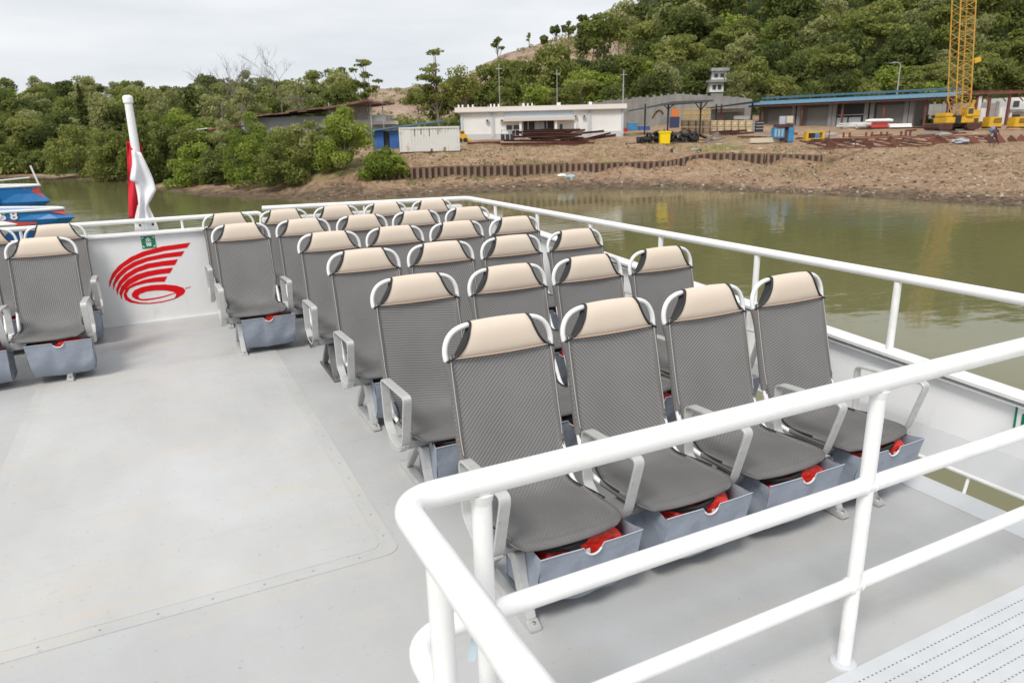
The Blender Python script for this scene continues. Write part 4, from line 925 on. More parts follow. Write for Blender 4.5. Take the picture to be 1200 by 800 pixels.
# leafless trees
def bare(px, py, D, h, w, lab, seed):
    r_ = random.Random(seed); Hh = h*SZ(D); Wd = w*SX(D); p = G(px, D); z = at_d(px, py, D).z; b = MB()
    def grow(s, d, L, r, lv):
        e = s+d*L; mid = s.lerp(e, .5)+Vector((r_.uniform(-1, 1), r_.uniform(-1, 1), r_.uniform(-.5, .5)))*L*.07; b.tube([s, mid, e], [r, r*.8, r*.62], 5, cap=False)
        if lv == 0: return
        for k in range(3 if lv > 2 else 4):
            a = r_.uniform(0, 6.28); nd_ = (d+Vector((math.cos(a)*Wd/Hh, math.sin(a)*Wd/Hh, r_.uniform(-.05, .35)))*r_.uniform(.6, 1.1)).normalized(); grow(s.lerp(e, r_.uniform(.55, 1)), nd_, L*r_.uniform(.55, .78), r*.55, lv-1)
    grow(Vector((0, 0, 0)), Vector((.03, 0, 1)), Hh*.40, .095, 4)
    e = empty('bare_tree', (p.x, p.y, z), 0, lab, 'tree'); b.build('trunk', mat('dead_bark', (.21, .185, .165), .95), e)
bare(264, 165, 110, 112, 88, 'leafless tree with spreading twigs left of the middle bare tree', 3)
bare(288, 160, 112, 112, 66, 'tall leafless tree rising highest above the shed roofs', 5)
bare(334, 160, 114, 108, 92, 'leafless grey tree with drooping twigs by the rusty roof', 8)
bare(352, 158, 116, 62, 60, 'short leafless tree right of the other bare trees', 12)
# ================================================================== THE YARD ON THE FAR BANK
def Dfor(px, py, lo=None, hi=147):
    t = tan_px(px); lo = lo or shore_d(t)+3; best = (9e9, 0)
    for D in np.arange(lo, hi, .4):
        e = abs(at_d(px, py, D).z-base_z(t, D))/D
        if e < best[0]: best = (e, D)
    return float(best[1])
class Y:
    """a thing in the yard: local metres from photo columns and rows, standing on the ground at its foot row"""
    def __init__(s, px, py, name, label, cat, D=None, rot=0, group=None):
        s.px, s.py = px, py; s.D = D or Dfor(px, py); p = G(px, s.D); s.z = at_d(px, py, s.D).z
        s.root = empty(name, (p.x, p.y, s.z), YAW+rot, label, cat, group); s.kx, s.kz = SX(s.D), SZ(s.D)
    def X(s, px): return (px-s.px)*s.kx
    def Z(s, py, px=None): return (s.py-py-(0 if px is None else (px-s.px)*.0239))*s.kz
    def b(s, nm, m, px0, px1, py0, py1, y0, y1, bevel=0):
        return MB().bx(s.X(px0), s.X(px1), y0, y1, s.Z(py1), s.Z(py0)).build(nm, m, s.root, bevel=bevel)
M_WH = mat('render_white', (.78, .78, .76), .8, noise=(.25, (.66, .66, .64), .45, .75)); M_CONC = mat('grey_concrete', (.33, .32, .30), .9, noise=(.4, (.22, .21, .20), .35, .7))
M_DK = mat('dark_interior', (.02, .021, .024), .6); M_GL = mat('dark_window_glass', (.05, .06, .07), .15); M_YE = mat('yellow_paint', (.70, .42, .02), .5, noise=(2, (.52, .30, .03), .4, .75))
M_BL = mat('blue_sheet', (.03, .12, .38), .55, noise=(1, (.03, .09, .25), .4, .7)); M_LB = mat('light_blue_roof', (.085, .20, .30), .6, noise=(.5, (.06, .14, .21), .4, .7))
M_SH = mat('grey_shutter', (.19, .185, .17), .7); M_BR = mat('rusty_sheet_roof', (.13, .06, .045), .85, noise=(.8, (.25, .16, .12), .4, .7)); M_GW = mat('weathered_grey_sheet', (.36, .36, .36), .8, noise=(.5, (.22, .2, .19), .4, .7))
M_CT = mat('white_container_paint', (.66, .66, .63), .6, noise=(1.1, (.42, .33, .26), .56, .72)); M_TM = mat('sawn_timber', (.52, .40, .25), .85, noise=(2, (.38, .28, .17), .35, .7)); M_TY = mat('black_rubber', (.018, .018, .018), .8)
M_OR = mat('orange_paint', (.62, .17, .03), .6); M_RE = mat('red_paint', (.45, .03, .025), .5); M_GY = mat('galvanised_grey', (.40, .41, .42), .5, .3); M_YB = mat('bright_yellow_plastic', (.82, .60, .0), .45); M_TB = mat('machine_blue', (.05, .25, .48), .5, noise=(2, (.04, .17, .33), .4, .7))
# ---- white flat-roofed building
w = Y(634, 162.5, 'white_building', 'long white single-storey building with flat roof and dark central entrance', 'building')
WB = w; w.b('wall', M_WH, 540, 731, 127, 170, .3, 9)
w.b('roof', mat('roof_slab', (.74, .69, .64), .8), 534, 734, 124.2, 129.6, -.25, 9.4)
w.b('plinth', mat('plinth_grey', (.52, .52, .52), .8), 540.5, 730.5, 155.5, 170, .24, .29)
for px in (541.5, 577, 690, 729.5): w.b('pilaster', mat('pilaster_grey', (.52, .55, .60), .8), px-1.3, px+1.3, 129.6, 160, .18, .3)
w.b('upper_band', mat('pale_blue_band', (.50, .57, .62), .7), 591, 672, 131, 137.5, .19, .3)
w.b('awning', mat('beige_awning', (.60, .53, .47), .7), 591, 673, 137.7, 141.6, -1.2, .29)
w.b('entrance', M_DK, 613.5, 649, 141.8, 158, .16, .3)
for px in (619, 630, 641): w.b('glazing_bar', M_GY, px-.5, px+.5, 141.8, 158, .08, .155)
w.b('curtain', mat('pale_curtain', (.30, .34, .33), .9), 626.5, 638, 143, 156, .10, .158)
for a, c in ((602, 608.5), (656, 659.5), (593.5, 600)): 
    k = w.b('window', M_GL, a, c, 146, 152 if a == 593.5 else 158, .24, .3); f_ = MB(); y0 = .205
    f_.bx(w.X(a-.6), w.X(c+.6), y0, .24, w.Z(145.4), w.Z(146)); f_.bx(w.X((a+c)/2-.25), w.X((a+c)/2+.25), y0, .24, w.Z(158), w.Z(146)); 
for px in (609.8, 651, 673.5): w.b('column', M_WH, px-1.3, px+1.3, 141.8, 159, -.9, -.6)
for px, py in ((571.5, 140), (588.5, 140.5), (674.5, 137.5), (684.5, 137.5)):
    a = w.b('air_conditioner', mat('ac_casing', (.55, .55, .54), .6), px-2, px+2, py-1.8, py+1.8, -.12, .18, .03)
    MB().cyl((w.X(px), -.135, w.Z(py)), (w.X(px), -.121, w.Z(py)), .14, 10).build('fan_grille', M_DK, a)
for px, q in ((538.5, .9), (543, .9), (549.5, .8), (555, .8), (576, .9), (580, .9), (585, .9), (614, 1.3), (619, .8), (624, .8), (655, 2.2), (692, 1.6)):
    py = 124.2-(px-634)*.0
    w.b('roof_vent', M_WH, px-q, px+q, 121.0, 124.2, .2, .5)
# ---- container and blue hut
c = Y(503, 180, 'shipping_container', 'white corrugated container with rust along its lower edge on the far bank', 'container', rot=.02)
CT = c; c.b('base_frame', RUST, 467.5, 538, 177.5, 180, 0, 2.4); c.b('top_frame', M_CT, 467.5, 538, 148.5, 150.5, -.02, 2.45); c.b('corner_post', M_CT, 467.5, 469.5, 150.5, 177.5, -.02, .3); c.b('corner_post', M_CT, 536.5, 538.2, 150.5, 177.5, -.02, .3)
c.b('end_panel', M_CT, 469.6, 482, 150.5, 177.5, .03, 2.3)
cm = MB().bx(-.5, .5, 0, .05, 0, 1).mesh('corrugation', M_CT)
c.b('side_panel', M_CT, 482, 536.4, 150.5, 177.5, .09, 2.3)
for i in range(15):
    o = link('corrugation', cm, c.root, (c.X(484.5+i*3.55), .045, c.Z(177.4))); o.scale = (1.9*c.kx, 1, 26.7*c.kz)
tag(MB().bar((0, 0, .0), (0, 0, .9), .25, .2).build('marker', M_RE), None) if False else None
h = Y(452, 172, 'blue_hut', 'blue sheet-metal hut with lean-to blue roof left of the white container', 'hut', rot=.02, D=Dfor(452, 177)+1.5)
h.b('wall', M_BL, 436, 449, 153, 176, .1, 2.6); h.b('wall', M_BL, 456, 467, 153, 176, .1, 2.6); h.b('doorway', M_DK, 449, 456, 154, 176, .4, 2.5)
rf = MB(); rf.prism([(h.X(432), h.Z(154)), (h.X(520), h.Z(144)), (h.X(520), h.Z(142.6)), (h.X(432), h.Z(152))], -.5, 3.2, 'y'); rf.build('roof', M_LB, h.root)
# ---- old sheds at the left
s_ = Y(385, 168, 'old_grey_shed', 'long derelict grey shed with rusty sagging sheet roof behind the bushes', 'shed', D=112)
s_.b('wall', M_GW, 282, 452, 136, 178, 1, 8)
sh = MB(); 
for i in range(17):
    a, b_ = 282+i*10.2, 292+i*10.2; j = rnd.uniform(-1, 1); za = s_.Z(136-(a-282)*.085+j); zb = s_.Z(136-(b_-282)*.085+j)
    MB().prism([(s_.X(a), za-.08), (s_.X(b_), zb-.08), (s_.X(b_), zb+.12), (s_.X(a), za+.12)], -.6+rnd.uniform(-.3, .2), 8.5, 'y').build('roof_sheet', M_BR, s_.root)
s2_ = Y(416, 160, 'rusty_roof_shelter', 'open shelter with brown rusty roof above the blue hut', 'shelter', D=104)
MB().prism([(s2_.X(383), s2_.Z(126)), (s2_.X(436), s2_.Z(117.5)), (s2_.X(453), s2_.Z(122)), (s2_.X(453), s2_.Z(123.5)), (s2_.X(436), s2_.Z(120)), (s2_.X(383), s2_.Z(128))], -1, 5, 'y').build('roof', M_BR, s2_.root)
for px in (388, 410, 436, 450): s2_.b('post', M_GW, px-.6, px+.6, 120, 166, .2, .4)
s2_.b('wall', M_GW, 384, 428, 124, 140, 3, 3.2)
s3 = Y(242, 172, 'red_roofed_shed', 'small shed with red and white sheet roof behind the bank bushes', 'shed', D=105)
s3.b('wall', M_GW, 212, 274, 156, 178, .5, 4); MB().prism([(s3.X(206), s3.Z(155)), (s3.X(246), s3.Z(151)), (s3.X(246), s3.Z(150)), (s3.X(206), s3.Z(153.6))], -.4, 4.5, 'y').build('roof', M_WH, s3.root)
MB().prism([(s3.X(247), s3.Z(153)), (s3.X(276), s3.Z(149)), (s3.X(276), s3.Z(147.6)), (s3.X(247), s3.Z(151))], -.4, 4.5, 'y').build('roof', mat('red_roof', (.33, .10, .07), .8), s3.root)
s4 = Y(449, 160, 'small_white_hut', 'tiny hut with flat white roof above the blue hut', 'hut', D=110); s4.b('wall', M_GW, 437, 461, 146, 168, .3, 3); s4.b('roof', M_WH, 433, 464, 142, 146, -.3, 3.3)
# ---- concrete boundary wall
def wall_run(px0, py0, pt0, px1, py1, pt1, D0, D1, n, label):
    A = G(px0, D0); B_ = G(px1, D1); za, zb = at_d(px0, pt0, D0).z, at_d(px1, pt1, D1).z; ba, bb = at_d(px0, py0, D0).z-1, at_d(px1, py1, D1).z-1
    r = empty('concrete_wall', (A.x, A.y, 0), 0, label, 'wall'); d = Vector((B_.x-A.x, B_.y-A.y, 0)); L = d.length; r.rotation_euler = (0, 0, math.atan2(d.y, d.x))
    for i in range(n):
        x0, x1 = L*i/n, L*(i+1)/n; z0 = za+(zb-za)*i/n; z1 = za+(zb-za)*(i+1)/n; b0, b1 = ba+(bb-ba)*i/n, ba+(bb-ba)*(i+1)/n; j = rnd.uniform(-.12, .12)
        MB().prism([(x0+.1, b0), (x1-.1, b1), (x1-.1, z1+j), (x0+.1, z0+j)], rnd.uniform(-.03, .03), .22, 'y').build('panel', M_CONC, r)
        MB().bx(x0-.1, x0+.1, -.12, .3, b0, z0+.22).build('post', M_CONC, r)
wall_run(690, 152, 121, 790, 149, 110.5, 128, 136, 12, 'grey concrete retaining wall behind the white building and open shelter')
wall_run(790, 149, 109.5, 880, 148, 116, 136.2, 137, 10, 'grey concrete wall between the shelter and the blue-roofed shed')
wall_run(1062, 149, 122, 1230, 145, 119, 132, 128, 16, 'pale concrete wall seen through the red steel canopy frame')
# ---- open shelter
o = Y(790, 160, 'open_shelter', 'open work shelter with dark low-pitched roof over the black tyre heap', 'shelter', D=104)
MB().prism([(o.X(744), o.Z(127)), (o.X(786), o.Z(119.5)), (o.X(832), o.Z(118.5)), (o.X(832), o.Z(120.5)), (o.X(786), o.Z(122.5)), (o.X(744), o.Z(128.5))], -1, 6, 'y').build('roof', mat('dark_teal_roof', (.06, .075, .075), .6), o.root)
for px in (756, 783, 821): o.b('post', M_DK, px-.7, px+.7, 121, 160, .2, .5)
for a, b_ in (((783, 128), (775, 121)), ((783, 128), (791, 121)), ((821, 130), (813, 120)), ((821, 130), (829, 120))): MB().bar((o.X(a[0]), .35, o.Z(a[1])), (o.X(b_[0]), .35, o.Z(b_[1])), .12).build('brace', M_DK, o.root)
f = Y(815, 150, 'storage_rack', 'yellow painted steel rack standing under the open shelter', 'frame', D=112)
for k in range(9): f.b('upright', M_YE, 800+k*3.7, 800.9+k*3.7, 128, 140, 0, .1)
for py in (128, 133.5, 139.5): f.b('rail', M_YE, 799, 831, py-.5, py+.5, -.11, -.01)
f2 = Y(771, 155, 'yellow_hoop', 'curved yellow steel piece leaning under the left of the shelter', 'steel piece', D=108); MB().tube([(f2.X(764+k*1.6), 0, f2.Z(139-9*math.sin(k/8*2.6))) for k in range(9)], .14, 6).build('hoop_bar', M_YE, f2.root)
g = Y(791, 150, 'orange_board', 'orange and dark board standing in the middle of the shelter', 'board', D=103); g.b('panel', M_OR, 786.5, 795, 128, 137, 0, .1); g.b('post', mat('dark_blue', (.03, .04, .1), .6), 785, 796, 137, 150, .02, .3)
t = Y(748, 153, 'blue_box', 'dull blue steel box against the end of the white building', 'box'); t.b('body', M_TB, 736, 747, 144, 153, 0, 1.2, .05); t.b('lid', M_GY, 735.7, 747.3, 143.3, 144, -.03, 1.23)
t = Y(755, 153, 'blue_box', 'darker blue steel box left of the shelter post', 'box'); t.b('body', M_BL, 749, 762, 148, 153, 0, 1.2, .05); t.b('lid', M_GY, 748.7, 762.3, 147.4, 148, -.03, 1.23)
t = Y(733, 154.5, 'red_drum', 'small red drum at the right corner of the white building', 'drum'); MB().cyl((0, 0, 0), (0, 0, .55), .32, 14).build('body', M_RE, t.root); MB().tube([(0, 0, .52), (0, 0, .56)], .335, 14).build('rim', RUST, t.root)
t = Y(665, 160, 'blue_parasol', 'small blue parasol beside the entrance of the white building', 'parasol'); MB().cyl((0, 0, 0), (0, 0, 1.9), .04, 8).build('pole', M_GY, t.root); MB().tube([(0, 0, 1.25), (0, 0, 1.5), (0, 0, 1.95)], [1.0, .75, .05], 10).build('canopy', mat('parasol_blue', (.10, .36, .72), .7), t.root); 
# ---- yellow loader
t = Y(545, 167, 'yellow_loader', 'small yellow loader parked at the left end of the white building', 'loader')
t.b('body', M_YE, 537, 546, 157, 164, 0, 1.3, .08); t.b('cab', M_YE, 539, 544, 153, 157, .2, 1.1, .05); t.b('cab_window', M_GL, 539.6, 543.4, 153.8, 156.5, .17, .2)
MB().prism([(t.X(546), t.Z(160)), (t.X(552), t.Z(164)), (t.X(552), t.Z(166.5)), (t.X(545), t.Z(165))], .1, 1.2, 'y').build('bucket', M_YE, t.root)
for px in (539, 545): MB().cyl((t.X(px), -.05, .28), (t.X(px), .2, .28), .3, 12).build('wheel', M_TY, t.root)
t = Y(562, 169, 'steel_plate_skid', 'low dark steel skid lying beside the yellow loader', 'skid'); t.b('plate', RUST, 547, 586, 166.6, 168.4, 0, .8); t.b('deck', mat('rust_pale', (.35, .19, .12), .9), 560, 587, 165, 166.5, .1, .7)
# ---- steel beams in front of the white building
def hbeam(L, h=.26, w=.22): 
    b = MB(); b.bx(0, L, -w/2, w/2, 0, .025); b.bx(0, L, -w/2, w/2, h-.025, h); b.bx(0, L, -.012, .012, .025, h-.025); return b
def beam(pxa, pya, pxb, pyb, D, label, m=RUST, h=.26, group='steel beams stacked before the white building', Db=None):
    A, B_ = at_d(pxa, pya, D), at_d(pxb, pyb, Db or D); d = B_-A; me = hbeam(d.length, h, h*.85).mesh('steel_beam', m); o = link('steel_beam', me, None, A); o.rotation_euler = d.to_track_quat('X', 'Z').to_euler(); return tag(o, label, 'steel beam', group)
D = Dfor(642, 171)
beam(587, 171, 697, 170, D, 'longest red-brown beam at the bottom front of the stack by the white building', RUSTR, .34)
for k, (a, b_, c_, d_, l) in enumerate([(590,166,690,167,'dark beam lying directly behind the front beam of the stack'),(602,162,682,159,'dark beam midway up the stack before the entrance'),(612,160,676,164,'dark beam sloping down to the right in the stack'),(622,165,670,156,'slanting beam rising to the right in the stack'),(640,167,684,155,'steepest beam leaning across the right of the stack'),(600,157,664,156,'upper dark beam of the stack below the entrance'),(616,154,680,153,'topmost dark beam of the stack before the entrance'),(665,159,708,155,'thin beam sticking out right of the stack'),(664,168,722,160,'long beam lying separately right of the stack'),(690,163,716,157,'short thick dark beam right of the stack')]):
    beam(a, b_, c_, d_, D+1+k*.45, l, RUST if k != 4 else mat('pale_rust', (.26, .17, .12), .9), .22+.05*(k % 3))
for k, px in enumerate((589, 594.5, 600)):
    t = Y(px, 165, 'dark_drum', 'dark drum, %s of three at the left end of the beam stack' % ('leftmost', 'middle', 'rightmost')[k], 'drum', D=D+1.2, group='three drums by the beams'); MB().cyl((0, 0, 0), (0, 0, .75), .24, 12).build('body', mat('drum_dark', (.03, .035, .045), .6), t.root); MB().tube([(0, 0, .36), (0, 0, .39)], .255, 12).build('hoop', RUST, t.root)
t = Y(600, 160, 'tubular_rack', 'grey tubular rack standing over the drums', 'rack', D=D+2.4)
for px in (588, 596, 604, 612): t.b('upright', M_GY, px-.3, px+.3, 152.5, 162, 0, .05)
t.b('top_rail', M_GY, 587, 613, 152, 152.7, -.03, .08)
# ---- tyre heap
tor = MB(); tor.tube([(math.cos(a)*.36, math.sin(a)*.36, 0) for a in np.linspace(0, 2*math.pi, 13)[:-1]], .13, 6, closed=True); TYM = tor.mesh('tyre', M_TY, True)
D = Dfor(780, 168)
for k in range(70):
    px = rnd.uniform(746, 817); top_ = 148+abs(px-784)*.30+ (5 if px < 760 else 0); py = rnd.uniform(min(top_+2, 164), 166); q = at_d(px, py, D+rnd.uniform(0, 2.6)+(166-py)*.09)
    o = link('tyre', TYM, None, q, (rnd.uniform(.5, 1.6), rnd.uniform(-.5, .5), rnd.uniform(0, 3))); o.scale = (.9, .9, 1.1); tag(o, 'black tyre lying in the dark heap behind the yellow bin', 'tyre', 'tyres heaped behind the yellow bin')
# ---- yellow bin
b = Y(780, 170.5, 'yellow_bin', 'bright yellow litter bin on legs near the bank edge', 'bin')
MB().prism([(b.X(774.6), b.Z(168.5)), (b.X(785.6), b.Z(168.5)), (b.X(786.2), b.Z(156)), (b.X(774), b.Z(156))], 0, .8, 'y').build('body', M_YB, b.root, bevel=.02)
b.b('lid', M_YB, 773, 787.2, 153.5, 156, -.05, .86, .03)
for px in (775.5, 784.8): b.b('leg', M_YB, px-.6, px+.6, 168.4, 170.9, .1, .6)
t = Y(789, 181, 'mooring_bollard', 'short rusty bollard on a pale concrete block below the yellow bin', 'bollard'); MB().cyl((0, .3, .1), (0, .3, .62), .16, 10).build('post', RUST, t.root); MB().bx(-.4, .4, 0, .6, -.3, .18).build('block', M_CONC, t.root)
beam(733, 169.5, 771, 168.5, Dfor(760, 169), 'thin dark beam lying on the grass left of the yellow bin', RUST, .14, 'loose beams on the grass'); beam(788, 168.6, 829, 168.2, Dfor(810, 168.6), 'thin pale beam lying on the grass right of the yellow bin', mat('pale_rust', (.26, .17, .12), .9), .14, 'loose beams on the grass')
D = Dfor(826, 166)
for k in range(8): beam(800+k*3.2, 151+k*1.1, 826+k*1.7, 163+k*.4, D+2-k*.2, 'sloping brown plank number leaning from the right side of the tyre heap' .replace('number ', ''), mat('brown_plank', (.24, .15, .09), .9) if k % 2 else RUST, .15, 'planks leaning on the tyre heap')
beam(826, 167, 843, 157, D, 'pale thick beam propped up right of the planks', M_CONC, .3, 'loose beams on the grass'); beam(832, 167.5, 850, 163, D-1, 'pale beam lying low right of the planks', M_CONC, .25, 'loose beams on the grass')
# ---- timber blocks
D = Dfor(840, 157)+2
cr = MB().bx(-.42, .42, -.4, .4, 0, .86).mesh('timber_body', M_TM, False, .02); sl_ = MB().bx(-.44, .44, -.425, -.401, 0, .1).mesh('slat', mat('timber_end', (.62, .50, .33), .85)); kn = MB().cyl((0, -.44, .43), (0, -.425, .43), .15, 8).mesh('end_mark', mat('timber_mark', (.70, .62, .42), .9))
for r_ in range(2):
    for k in range(10):
        q = at_d(802+k*8.3, 156.5-r_*8, D+r_*.1); e = empty('timber_crate', q, YAW, 'timber crate, %s from the left in the %s layer of the pale stack' % (['first','second','third','fourth','fifth','sixth','seventh','eighth','ninth','last'][k], ('lower', 'upper')[r_]), 'crate', 'pale timber crates in a long stack')
        link('timber_body', cr, e)
        for z in (.05, .38, .7): link('slat', sl_, e, (0, 0, z))
        link('end_mark', kn, e)
D = Dfor(848, 160)
for k in range(12):
    q0 = at_d(832+(k % 6)*4.5+rnd.uniform(-1, 1), 157.5-(k//6)*2.6, D+rnd.uniform(0, 1)); q1 = q0+RGT*rnd.uniform(2.2, 3.6)+Vector((0, 0, .15)); 
    tag(MB().cyl(rel(q0, q0), rel(q0, q1), .11, 8).build('rusty_pipe', RUST if k % 3 else RUSTR, None, True, loc=q0), 'short rusty pipe in the low heap before the timber crates', 'pipe', 'rusty pipes heaped before the crates')
for k, (a, c_) in enumerate(((868, 876), (877, 885), (886, 895))):
    t = Y((a+c_)/2, 155, 'grey_pallet_box', 'grey slatted box, %s of the three right of the timber crates' % ('left', 'middle', 'right')[k], 'box', D=Dfor(880, 156)+2, group='grey boxes right of the crates'); t.b('body', M_CONC if k < 2 else M_DK, a, c_, 142, 154.5, 0, 1, .03)
    for py in (144, 147.5, 151): t.b('slat', M_GW, a, c_, py-.5, py+.5, -.05, -.01)
for k in range(9):
    a = rnd.uniform(862, 892); D = Dfor(a, 162); q = at_d(a, rnd.uniform(160, 164), D); q1 = q+RGT*rnd.uniform(1.5, 3)+FWD*rnd.uniform(-.6, .6)
    tag(MB().bar(rel(q, q), rel(q, q1), .2, .12).build('scrap_bar', RUST, None, loc=q), 'rusty scrap bar lying loose before the grey boxes', 'scrap bar', 'scrap bars before the grey boxes')
t = Y(898, 168, 'concrete_beam', 'long pale cream beam lying on the ground left of the blue machine', 'beam'); t.b('block', mat('cream_block', (.60, .53, .40), .9), 881, 917, 161.5, 167.5, 0, .6, .03); t.b('support', RUST, 884, 888, 167.5, 168.6, .1, .5); t.b('support', RUST, 910, 914, 167.5, 168.6, .1, .5)
# ---- blue machine
t = Y(920, 168, 'blue_pile_machine', 'blue machine with a pale tank on top standing in the yard', 'machine')
t.b('base_box', M_TB, 909, 921, 149, 162, .1, 1.4, .05); t.b('side_tower', M_TB, 925, 931.5, 149, 167, 0, 1.2, .04); t.b('core', RUST, 918, 925, 146, 166, .3, 1.2)
t.b('collar', RUST, 911, 930, 145.4, 149, 0, 1.3); MB().cyl((t.X(919), .6, t.Z(145.3)), (t.X(919), .6, t.Z(136)), .42, 14).build('tank', mat('tank_grey', (.42, .45, .52), .5), t.root, True)
t.b('engine_cover', mat('cream', (.58, .52, .42), .6), 922.5, 930, 136, 144.5, .2, 1.1, .04); MB().cyl((t.X(920), .6, t.Z(136)), (t.X(920), .6, t.Z(132)), .06, 6).build('exhaust', M_DK, t.root)
for k, px in enumerate((910, 914, 918)): t.b('vent_slat', mat('vent_grey', (.3, .4, .45), .6), px-1.2, px+1.2, 151, 160, .06, .095)
t = Y(957, 166, 'yellow_generator', 'small yellow framed generator with blue panel beside the rusty steelwork', 'generator')
for px in (947.5, 966.5): t.b('end_frame', M_YE, px-1.3, px+1.3, 153.5, 165, 0, .9)
t.b('top_bar', M_YE, 949, 965, 153.5, 155.3, 0, .85); t.b('bottom_bar', M_YE, 949, 965, 162, 164, 0, .85); t.b('engine', M_DK, 950, 956, 156, 161.9, .1, .8, .04); t.b('panel', M_TB, 957, 962, 156.5, 161.5, .05, .7, .04)
# ---- long shed with blue roof
A, B_ = G(880, 135), G(1118, 112); d = Vector((B_.x-A.x, B_.y-A.y, 0)); LS = d.length
zb = at_d(880, 150, 135).z
ls = empty('long_shed', (A.x, A.y, zb), math.atan2(d.y, d.x), 'long open-fronted shed with pale blue roof and grey roller shutters', 'shed')
def fx(px):      # photo column -> metres along the shed front
    t = tan_px(px); a = Vector((A.x, A.y, 0)); e0 = Vector((EYE.x, EYE.y, 0)); r_ = FWD+RGT*t; r_ = Vector((r_.x, r_.y, 0)); n = Vector((-d.y, d.x, 0)).normalized()
    k = (a-e0).dot(n)/r_.dot(n); return (e0+r_*k-a).dot(d.normalized()), k
def fz(px, py, off=0): x, D = fx(px); return at_d(px, py, D).z-zb
def shp(nm, m, px0, px1, py0, py1, y0, y1, bevel=0):
    x0, x1 = fx(px0)[0], fx(px1)[0]; pm = (px0+px1)/2; return MB().bx(x0, x1, y0, y1, fz(pm, py1), fz(pm, py0)).build(nm, m, ls, bevel=bevel)
GROUNDZ = lambda px: fz(px, 150-(px-880)*.0)
ze = fz(1000, 117.5)
MB().bx(fx(884)[0], fx(1066)[0], 1.6, 9, -1, ze).build('wall', mat('shed_grey_wall', (.14, .135, .13), .9), ls)
for a, c_ in ((895, 923), (941, 967), (1022, 1055)):
    x0, x1 = fx(a)[0], fx(c_)[0]; zt = ze-.9; sh_ = MB().bx(x0, x1, 1.45, 1.55, -1, zt).build('shutter', M_SH, ls)
    n = 9; sl2 = MB().bx(0, x1-x0, 1.41, 1.449, 0, .12).mesh('shutter_slat', M_SH)
    for k in range(n): link('shutter_slat', sl2, sh_, (x0, 0, -.4+k*(zt+.3)/n))
x0, x1 = fx(976)[0], fx(1010)[0]; MB().bx(x0, x1, 1.46, 1.56, -1, ze-.7).build('doorway', M_DK, ls)
MB().bx(x0, x1, 1.3, 1.44, ze*.42, ze*.45).build('crossbar', M_GY, ls)
for a, c_ in ((977, 989), (991, 1005)): MB().bx(fx(a)[0], fx(c_)[0], 1.2, 1.4, -.2, 1.35).build('stored_panel', mat('stored_grey', (.38, .40, .43), .6), ls)
for px in (926, 932, 969, 974, 1011, 1018, 1058, 1064): x = fx(px)[0]; MB().bx(x-.32, x+.32, .9, 1.7, -1, ze-.2).build('pilaster', mat('pilaster_concrete', (.23, .225, .225), .9), ls)
for px in (893, 939, 986, 1035, 1083, 1108): x = fx(px)[0]; MB().bx(x-.13, x+.13, -.15, .15, -1, ze).build('steel_post', RUSTR, ls)
xa, xb = fx(878)[0], fx(1118)[0]; nsh = 26; w_ = (xb-xa)/nsh; rsh = MB().prism([(-.9, ze), (-.9, ze+.10), (5, ze+.75), (5, ze+.62)], .0, w_-.03, 'x').mesh('roof_sheet', M_LB); ed = MB().bx(0, w_-.03, -.95, -.88, ze-.10, ze+.26).mesh('eaves_strip', mat('eaves_blue', (.15, .31, .44), .6))
for k in range(nsh): o = link('roof_sheet', rsh, ls, (xa+k*w_, 0, 0)); link('eaves_strip', ed, ls, (xa+k*w_, 0, 0))
MB().bx(xa, xb, -.8, .2, ze-.45, ze-.13).build('eaves_beam', RUST, ls)
xc = fx(1100)[0]; MB().prism([(4.2, ze+1.0), (4.2, ze+1.3), (10, ze+1.55), (10, ze+1.2)], xa, xc, 'x').build('ridge_roof', mat('dark_blue_roof', (.05, .13, .18), .5), ls)
pr = Y(858, 152, 'porch_shelter', 'low dark porch roof joined to the left end of the blue-roofed shed', 'shelter', D=128)
MB().prism([(pr.X(835), pr.Z(125)), (pr.X(886), pr.Z(119)), (pr.X(886), pr.Z(121.5)), (pr.X(835), pr.Z(126.5))], -1, 5, 'y').build('roof', M_DK, pr.root)
for px in (839, 845, 881): pr.b('post', RUSTR if px == 845 else M_DK, px-.7, px+.7, 122, 155, .2, .5)
pr.b('parked_panel', M_WH, 862, 880, 136, 140, 1, 1.5); pr.b('back_wall', M_CONC, 840, 880, 127, 152, 4, 4.2); pr.b('cross_beam', mat('pale_girder', (.5, .47, .42), .8), 846, 878, 128, 131, 3, 3.3)
# things stored before the long shed
for k in range(14):
    px = rnd.uniform(975, 1018); D = rnd.uniform(110, 118); q = at_d(px, 149.5-rnd.uniform(0, 4), D); q1 = q+RGT*rnd.uniform(1.2, 3.5)+FWD*rnd.uniform(-1, 1)
    tag(MB().cyl(rel(q, q), rel(q, q1), rnd.uniform(.12, .28), 8).build('pale_pipe', mat('pale_grey_pipe', (.48, .47, .45), .7), None, True, loc=q), 'pale grey pipe in the heap before the blue-roofed shed', 'pipe', 'pale pipes heaped before the long shed')
t = Y(1031, 150.5, 'red_skip', 'bright red skip standing before the shutters of the long shed', 'skip', D=112); MB().prism([(t.X(1022), 0), (t.X(1040), 0), (t.X(1041), t.Z(144.6)), (t.X(1021), t.Z(144.6))], 0, 1.6, 'y').build('body', mat('skip_red', (.48, .06, .05), .6), t.root); t.b('rim', M_RE, 1020.5, 1041.5, 143.8, 144.6, -.06, 1.66)
t = Y(1028, 142, 'white_cylinders', 'white pipes lying across the red skip', 'pipe', D=112.8)
for k in range(3): MB().cyl((t.X(1014+k*3), k*.35, .05+k*.05), (t.X(1046), k*.35, .05+k*.05), .17, 8).build('pipe', M_WH, t.root, True)
